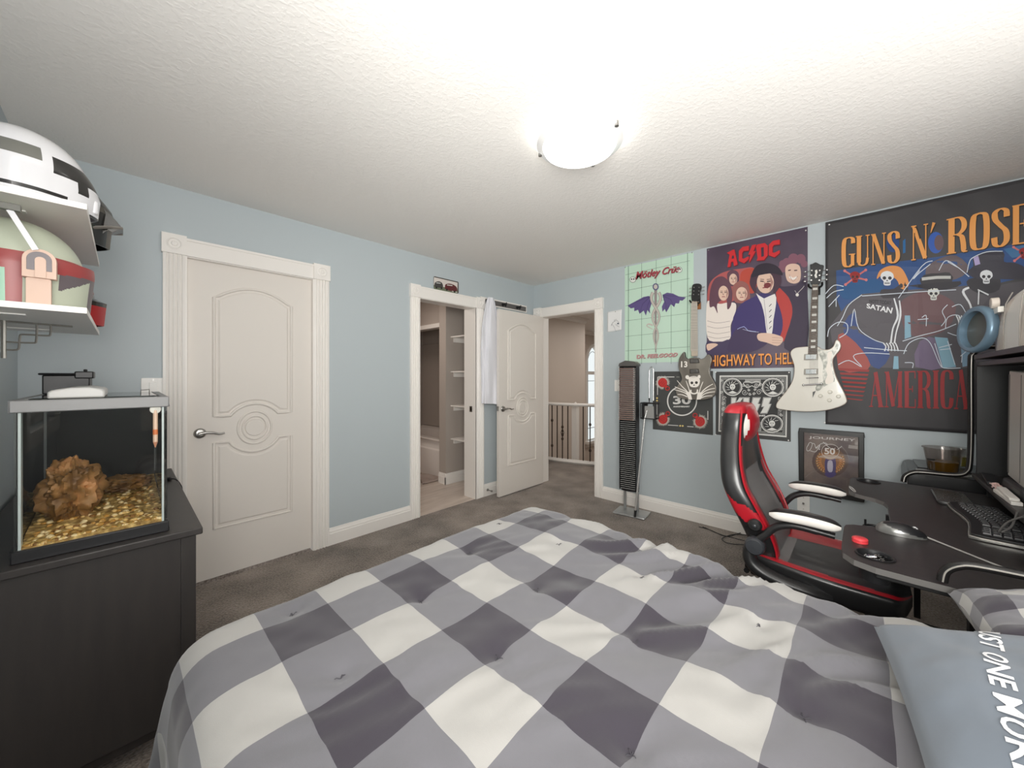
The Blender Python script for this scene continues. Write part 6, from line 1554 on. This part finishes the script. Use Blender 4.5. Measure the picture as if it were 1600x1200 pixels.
# small white boxes, gamepad-like remote and pink ribbon
def sbox(x0, y0, z0, x1, y1, z1, mat, lb, nm, cat, grp=None, rz=0):
    c = Vector(((x0 + x1) / 2, (y0 + y1) / 2, z0)); Tt = Matrix.Translation(c) @ Matrix.Rotation(R(rz), 4, 'Z')
    o = MB().box(-(x1 - x0) / 2, -(y1 - y0) / 2, 0, (x1 - x0) / 2, (y1 - y0) / 2, z1 - z0, mat, Tt).build(nm, bevel=.002); return tag(o, lb, cat, grp)
wb = M('white_card_box', (226, 222, 216), .5)
sbox(-1.33, -3.405, SZ + .0005, -1.12, -3.378, SZ + .014, wb, 'lower of two slim white boxes at the front of monitor shelf', 'slim_box', 'box', 'slim white boxes', 2)
sbox(-1.325, -3.404, SZ + .0150, -1.125, -3.380, SZ + .026, wb, 'upper of two slim white boxes at the front of monitor shelf', 'slim_box', 'box', 'slim white boxes', -1)
sbox(-.98, -3.425, SZ + .0005, -.76, -3.388, SZ + .014, black_m, 'slim black remote lying at the far end of the monitor shelf', 'remote_control', 'remote', None, -4)
m2 = MB(); Pn = [Vector((-1.06 + .045 * math.sin(i * 1.7), -3.392 + .010 * math.cos(i * 2.3), SZ + .008 + .012 * abs(math.sin(i * 1.1)))) for i in range(16)]
tag(m2.tube(cr(Pn, 5), .0028, M('ribbon_pink', (222, 190, 184), .5), 6).build('ribbon'), 'crumpled pale pink cord in front of the pale upright case', 'cord')
m2 = MB(); m2.tube(cr([(-1.50, -3.376, SZ + .004), (-1.47, -3.350, SZ - .03), (-1.455, -3.335, TZ + .035), (-1.44, -3.345, TZ + .032), (-1.45, -3.362, TZ + .06), (-1.46, -3.372, SZ + .01)], 6), .003, M('cable_grey2', (96, 94, 92), .4), 8)
tag(m2.build('cable_loop'), 'grey cable loop hanging from the monitor shelf onto the keyboard', 'cable')

# on top of the hutch: white rounded case with a blue ring leaning on it
HZ = 1.4475
wc = thing('white_device', (-1.02, -3.52, 1.407), 'large white rounded device standing on top of the black hutch', 'device')
wcm = M('device_white', (234, 232, 226), .35); wcb = M('device_beige', (216, 206, 196), .35)
def rb_fn(cx, cy, z0, rx, ry, rz):
    def f(u, v):
        t = 2 * PI * u; ph = PI / 2 * v
        e = .55
        c_, s_ = math.cos(t), math.sin(t)
        x = math.copysign(abs(c_) ** e, c_) * math.cos(ph) ** .55; y = math.copysign(abs(s_) ** e, s_) * math.cos(ph) ** .55
        return Vector((cx + rx * x, cy + ry * y, z0 + rz * math.sin(ph) ** .75))
    return f
def dev(u, v):
    p = rb_fn(-1.17, -3.535, 1.4075, .46, .122, .262)(u, v); return p
m2 = MB(); m2.grid(dev, 120, 24, None, wrap=True, matfn=lambda u, v: wcm if -1.27 < dev(u, v).x < -1.05 else wcb)
m2.build('shell', wc, angle=70)
for xs in (-1.05, -1.27):
    m2 = MB(); m2.tube([(xs, -3.4115, 1.41), (xs, -3.412, 1.52), (xs, -3.418, 1.60), (xs, -3.435, 1.645)], .002, M('seam_grey', (150, 144, 138), .5), 6); m2.build('panel_seam', wc)
m2 = MB(); m2.cyl((-.90, -3.425, 1.625), (-.90, -3.402, 1.625), .024, wcb, n=20).box(-.985, -3.425, 1.575, -.90, -3.408, 1.60, wcm); lab(m2.build('clasp', wc, bevel=.002), 'beige round clasp')
rgm = M('ring_blue_grey', (112, 138, 158), .3, .3)
rc0 = Vector((-.845, -3.372, 1.518)); rax = Vector((-.34, .94, .06)).normalized()
m2 = MB(); m2.lathe([(.084, .015), (.096, .018), (.104, .014), (.108, .0), (.104, -.015), (.094, -.019), (.086, -.016), (.082, 0), (.084, .015)], rc0, rax, rgm, 48)
m2.lathe([(.085, -.012), (.0005, -.016)], rc0, rax, M('ring_dark_inside', (84, 86, 82), .35), 48)
tag(m2.build('blue_ring', angle=50), 'blue-grey metallic ring leaning against the white device on the hutch', 'ring')

# behind the desk: glossy black console on a low stand, tub with amber drink, vial, glass mug
cs = thing('side_stand', (-.33, -3.40, 0), 'narrow black stand between the desk and the wall', 'stand')
MB().box(-.60, -3.62, .620, -.06, -3.18, .640, black_m).build('stand_top', cs, bevel=.002)
for x in (-.585, -.085):
    for y in (-3.605, -3.205): MB().box(x - .012, y - .012, 0, x + .012, y + .012, .620, black_m).build('leg', cs)
pr = thing('printer', (-.33, -3.38, .640), 'glossy black printer with silver trim on the stand beside the wall', 'printer')
gb = M('gloss_black', (26, 26, 27), .3)
MB().prism([(-3.175, 0), (-3.170, .09), (-3.180, .125), (-3.20, .134), (-3.55, .134), (-3.57, .12), (-3.57, 0)], (0, 0, .641), (0, 1, 0), (0, 0, 1), (1, 0, 0), -.56, -.10, gb).build('body', pr, bevel=.005, seg=3)
m2 = MB(); m2.box(-.50, -3.21, .7755, -.42, -3.46, .778, M('printer_silver', (184, 184, 180), .25, .5)).build('silver_band', pr, bevel=.001)
MB().box(-.40, -3.56, .7755, -.12, -3.22, .784, M('printer_lid', (52, 54, 56), .2)).build('lid', pr, bevel=.002)
MB().box(-.54, -3.172, .675, -.50, -3.1695, .735, strip).build('front_trim', pr)
tub_c = (-.44, -3.312); tz = .7845
tub = thing('plastic_tub', (*tub_c, tz), 'clear plastic tub half full of amber liquid on the black printer', 'tub')
plm = glass('tub_plastic', (232, 228, 226), .2, .15); amb = M('amber_liquid', (120, 90, 24), .1)
MB().lathe([(.0005, 0), (.056, 0), (.074, .122), (.080, .123), (.080, .127), (.072, .126), (.054, .003), (.0005, .003)], (*tub_c, tz), (0, 0, 1), plm, 40).build('tub_wall', tub)
MB().lathe([(.0005, .004), (.0532, .004), (.0595, .052), (.0005, .052)], (*tub_c, tz), (0, 0, 1), amb, 40).build('amber_liquid', tub)
vx, vy = -.51, -3.262
via = thing('glass_vial', (vx, vy, .7785), 'small clear glass vial with black cap band in front of the tub', 'vial')
vg = glass('vial_glass', (236, 236, 234), .35)
MB().lathe([(.0005, .003), (.0145, .003), (.0145, .068), (.0005, .068)], (vx, vy, .7785), (0, 0, 1), vg, 20).lathe([(.0005, 0), (.016, 0), (.016, .003), (.0005, .003)], (vx, vy, .7785), (0, 0, 1), vg, 20).build('vial_body', via)
MB().lathe([(.0005, .0685), (.015, .0685), (.015, .0745), (.0005, .0745)], (vx, vy, .7785), (0, 0, 1), matte_m, 20).build('cap', via)
mx, my = -.24, -3.40
mg_ = thing('glass_mug', (mx, my, .7845), 'clear glass mug with greenish drink behind the hutch tube', 'mug')
MB().lathe([(.0005, 0), (.036, 0), (.040, .10), (.043, .11), (.039, .11), (.034, .008), (.0005, .008)], (mx, my, .7845), (0, 0, 1), vg, 28).build('cup', mg_)
MB().lathe([(.0005, .009), (.0335, .009), (.036, .06), (.0005, .06)], (mx, my, .7845), (0, 0, 1), M('olive_drink', (150, 140, 60), .15), 28).build('drink', mg_)
MB().tube(cr([(mx - .038, my + .01, .870), (mx - .062, my + .016, .865), (mx - .068, my + .018, .835), (mx - .055, my + .014, .810), (mx - .037, my + .01, .810)], 5), .005, vg, 8).build('handle', mg_)

# ================================================================ GAMING CHAIR
ch = thing('gaming_chair', (-1.37, -2.86, 0), 'red, black and grey high-back gaming chair pushed up to the desk', 'chair')
CXc = -1.37
vb = M('vinyl_black', (30, 30, 31), .32, coat=.15); vr = M('vinyl_red', (164, 26, 38), .34, coat=.15); vgm = M('vinyl_grey', (112, 110, 110), .45); vw = M('vinyl_white', (222, 218, 212), .4)
add_bump(vb, 14, .12, .004, 2); add_bump(vr, 14, .08, .003, 2)
# backrest: sections from bottom (t=0) to top (t=1); back line (y) and width follow the photographed profile
prof = [(.44, -2.615, .205, .10, .03), (.52, -2.610, .225, .11, .045), (.62, -2.575, .250, .115, .060), (.72, -2.530, .265, .110, .065), (.80, -2.500, .262, .100, .060), (.88, -2.488, .245, .095, .050), (.96, -2.482, .215, .095, .040), (1.04, -2.478, .180, .100, .030), (1.10, -2.480, .165, .105, .020), (1.135, -2.487, .150, .100, .012), (1.160, -2.500, .120, .080, .005), (1.170, -2.525, .060, .035, .0)]
def psec(t):
    k = t * (len(prof) - 1); i = min(int(k), len(prof) - 2); f = k - i
    p0 = prof[max(i - 1, 0)]; p1_ = prof[i]; p2_ = prof[i + 1]; p3 = prof[min(i + 2, len(prof) - 1)]
    return [0.5 * ((2 * b) + (c - a_) * f + (2 * a_ - 5 * b + 4 * c - d) * f * f + (3 * b - a_ - 3 * c + d) * f ** 3) for a_, b, c, d in zip(p0, p1_, p2_, p3)]
def bfn(u, v):
    z, yb, w_, th, wing = psec(v)
    an = 2 * PI * u
    cx_, sx_ = math.cos(an), math.sin(an)
    # superellipse section: x across, q depth (0 back .. 1 front)
    x = math.copysign(abs(cx_) ** .55, cx_) * w_; q = math.copysign(abs(sx_) ** .6, sx_)
    y = yb - th / 2 - q * th / 2
    if q > 0: y -= wing * max(0, (abs(x) / max(w_, 1e-4)) ** 3 - .12) * 1.0 * q; y += .0 
    else: y -= .018 * (abs(x) / max(w_, 1e-4)) ** 4 * 0
    return Vector((CXc + x, y, z))
def bmat(u, v):
    z = psec(v)[0]; an = 2 * PI * u; cx_, sx_ = math.cos(an), math.sin(an); ax = abs(cx_) ** .55; front = sx_ > 0
    if z > 1.125: return vr
    if front and ax < .93:
        if z > 1.02: return vb
        if ax > .80: return vr if z < .98 else vb
        if ax > .74: return vr if z < .86 else vb
        if z < .86 and ax < .62 + (.86 - z) * .2: return vgm if ax < .52 or z < .8 else vb
        return vb
    # sides and back: slanted red band on the wings
    zz_ = z + (ax - .9) * .3
    if ax > .55 and sx_ > -.95 and .650 < z + .10 * sx_ < .735: return vr
    return vb
bk = MB(); bk.grid(bfn, 96, 110, None, wrap=True, matfn=bmat)
bko = bk.build('backrest', ch, angle=75)
# headrest cap: red with white inner face
hd2 = MB()
def hfn(u, v):
    t = 2 * PI * u; ph = -PI / 2 + PI * v
    x = math.copysign(abs(math.cos(t) * math.cos(ph)) ** .8, math.cos(t)) ; y = math.sin(t) * math.cos(ph); z = math.sin(ph)
    return Vector((CXc + x * .156, -2.545 - y * .070, 1.070 + z * .102))
hd2.grid(hfn, 56, 36, None, wrap=True, matfn=lambda u, v: vw if (abs(math.cos(2 * PI * u) * math.sin(PI * v)) ** .8 > .70 and math.sin(2 * PI * u) > -.75 and v < .80) else vr)
lab(hd2.build('headrest', ch, angle=75), 'red and white headrest pad')
# piping on the wing edge
for s_ in (-1, 1):
    P_ = []
    for i in range(24):
        v = .04 + .80 * i / 23; z, yb, w_, th, wing = psec(v); P_.append(Vector((CXc + s_ * w_ * .985, yb - th * .80 - wing * .55, z)))
    lab(MB().tube(P_, .0045, vr, 6).build('piping', bko), 'red piping')
# seat
def sfn(u, v):
    t = 2 * PI * u; c_, s_ = math.cos(t), math.sin(t)
    y = -2.60 - .53 * v; 
    w_ = (.235 + .03 * math.sin(v * PI)) * (1 if v < .9 else 1 - .55 * ((v - .9) / .1) ** 2) * (1 if v > .04 else .9)
    x = math.copysign(abs(c_) ** .5, c_) * w_; q = math.copysign(abs(s_) ** .55, s_)
    th = .115 * (1 if v < .88 else 1 - .6 * ((v - .88) / .12) ** 2) * (1 if v > .04 else .8)
    z = .450 - .012 * v + q * th / 2
    if q > 0: z += .045 * max(0, (abs(x) / w_) ** 2.5 - .25) * (1 - v * .6)
    return Vector((CXc + x, y, z))
def smat(u, v):
    t = 2 * PI * u; c_, s_ = math.cos(t), math.sin(t); ax = abs(c_) ** .5
    if s_ > .12:
        if ax > .955: return vb
        if c_ < 0: return vr if ax > .80 + .10 * v else (vgm if v < .30 else vb)
        return vr if ax > .40 + .12 * v else (vgm if v < .30 else vb)
    return vb
MB().grid(sfn, 96, 60, None, wrap=True, matfn=smat).add([sfn(i / 48, 0) for i in range(48)], [tuple(range(48))], vb).add([sfn(i / 48, 1) for i in range(48)], [tuple(range(48))[::-1]], vb).build('seat', ch, angle=75)
# flip-up arms: pivot disc, curved arm, pad, lower bracket
plb = M('arm_black_plastic', (34, 34, 35), .35)
for s_, X in ((-1, -1.655), (1, -1.085)):
    arm = MB()
    arm.tube(cr([(X, -2.660, .590), (X, -2.690, .625), (X, -2.722, .665), (X, -2.765, .688), (X, -2.81, .694), (X, -2.87, .690), (X, -2.915, .686)], 5), [.021] * 6 + [.020] * 19 + [.016] * 6, plb, 10, flat=(1.0, .75))
    am = arm.build('armrest', ch, angle=60)
    pad = MB(); pp_ = []
    def padfn(u, v, X=X):
        t = 2 * PI * u; y = -2.705 - .228 * v; e = max(.12, (1 - abs(2 * v - 1) ** 5)) ** .5
        x = math.copysign(abs(math.cos(t)) ** .7, math.cos(t)) * .036 * e; z = .722 + math.copysign(abs(math.sin(t)) ** .8, math.sin(t)) * .024 * e + .008 * math.sin(v * PI) 
        return Vector((X + x, y, z))
    pad.grid(padfn, 36, 26, None, wrap=True, matfn=lambda u, v: (vb if (math.sin(2 * PI * u) > .62 or math.sin(2 * PI * u) < -.75) else vw))
    pad.add([padfn(i / 18, 0) for i in range(18)], [tuple(range(18))], vb).add([padfn(i / 18, 1) for i in range(18)], [tuple(range(18))[::-1]], vw)
    lab(pad.build('arm_pad', am, angle=75), 'black pad with white side band')
    br = MB(); br.tube(cr([(X, -2.650, .60), (X, -2.632, .545), (X, -2.640, .495), (X, -2.685, .462), (X + .0 * s_, -2.76, .445), (X - s_ * .01, -2.84, .435), (X - s_ * .03, -2.90, .425)], 5), [.024 + .012 * math.sin(PI * i / 30) for i in range(31)], plb, 10, flat=(1, .8))
    br.tube([(X - s_ * .03, -2.86, .43), (X - s_ * .10, -2.86, .395), (X - s_ * .16, -2.86, .385)], .018, plb, 8)
    brk = br.build('arm_bracket', ch, angle=60)
    m2 = MB(); m2.lathe([(.0005, .024), (.030, .022), (.036, .016), (.038, 0), (.038, -.012)], (X + s_ * .012, -2.655, .572), (s_, 0, 0), M('pivot_grey', (52, 54, 58), .35), 32); lab(m2.build('pivot_cap', ch), 'round grey pivot cap')
    m2 = MB(); m2.lathe([(.0005, .016), (.020, .014), (.026, .006), (.027, 0)], (X + s_ * .006 - s_ * .012, -2.652, .655), (s_, 0, 0), plb, 24); m2.lathe([(.0005, .020), (.007, .018), (.007, .014)], (X + s_ * .006 - s_ * .012, -2.652, .655), (s_, 0, 0), M('pivot_grey'), 12)
    m2.build('bolt_cover', ch)
# underside: mechanism, gas lift, five-star base with casters
m2 = MB(); m2.box(CXc - .12, -3.0, .365, CXc + .12, -2.74, .392, matte_m).box(CXc - .06, -2.93, .32, CXc + .06, -2.79, .365, matte_m); m2.build('seat_mechanism', ch, bevel=.005)
m2 = MB(); m2.cyl((CXc - .06, -2.84, .345), (CXc - .20, -2.84, .335), .006, matte_m, n=8).ell((CXc - .21, -2.84, .335), (.03, .012, .010), black_m, 10, 6); m2.build('tilt_lever', ch)
MB().cyl((CXc, -2.86, .10), (CXc, -2.86, .33), .026, chrome_m, n=24).cyl((CXc, -2.86, .10), (CXc, -2.86, .22), .034, black_m, n=24).build('gas_lift', ch)
st_ = MB(); st_.cyl((CXc, -2.86, .075), (CXc, -2.86, .13), .05, black_m, n=24); sb = st_.build('base_hub', ch, bevel=.004)
for i in range(5):
    a_ = R(90 + 72 * i); d = Vector((math.cos(a_), math.sin(a_), 0)); c = Vector((CXc, -2.86, 0)); sd = Vector((-d.y, d.x, 0))
    MB().tube([c + d * .03 + Vector((0, 0, .105)), c + d * .16 + Vector((0, 0, .095)), c + d * .30 + Vector((0, 0, .075))], [.028, .022, .016], black_m, 10, flat=(1.1, .8)).build('base_arm', ch)
    p = c + d * .29; w2 = MB()
    for k in (-1, 1): w2.cyl(p + sd * k * .008 + Vector((0, 0, .0265)), p + sd * k * .024 + Vector((0, 0, .0265)), .026, black_m, n=20)
    w2.cyl(p + Vector((0, 0, .03)), p + Vector((0, 0, .075)), .007, steel_m, n=8); w2.build('caster', ch)
m2 = MB(); m2.tube([(CXc + x, -2.60 - 0, .40) for x in (-.18, .18)], .012, matte_m, 8); m2.tube([(CXc, -2.60, .40), (CXc, -2.76, .38)], .018, matte_m, 8); m2.build('back_bracket', ch)

# black cables lying on the carpet by the right wall
cb = MB()
cb.tube([Vector((p[0], p[1], .006)) for p in cr([tuple(onz(px, py, .006)[:2]) + (0,) for px, py in ((1092, 823), (1110, 828), (1135, 838), (1160, 832), (1175, 834), (1210, 826))], 6)], .003, black_m, 6)
tag(cb.build('power_lead'), 'thin black cable with straight end on the carpet behind the chair', 'cable', 'cables on the carpet')
cb = MB(); cb.tube([Vector((p[0], p[1], .006 + .006 * math.sin(i * .3) ** 2)) for i, p in enumerate(cr([tuple(onz(px, py, .006)[:2]) + (0,) for px, py in ((1200, 850), (1165, 852), (1135, 848), (1128, 842), (1140, 837), (1165, 836), (1185, 842), (1180, 850), (1160, 845), (1120, 833), (1098, 824))], 6))], .003, black_m, 6)
tag(cb.build('power_lead'), 'looped black cable curled on the carpet behind the chair', 'cable', 'cables on the carpet')
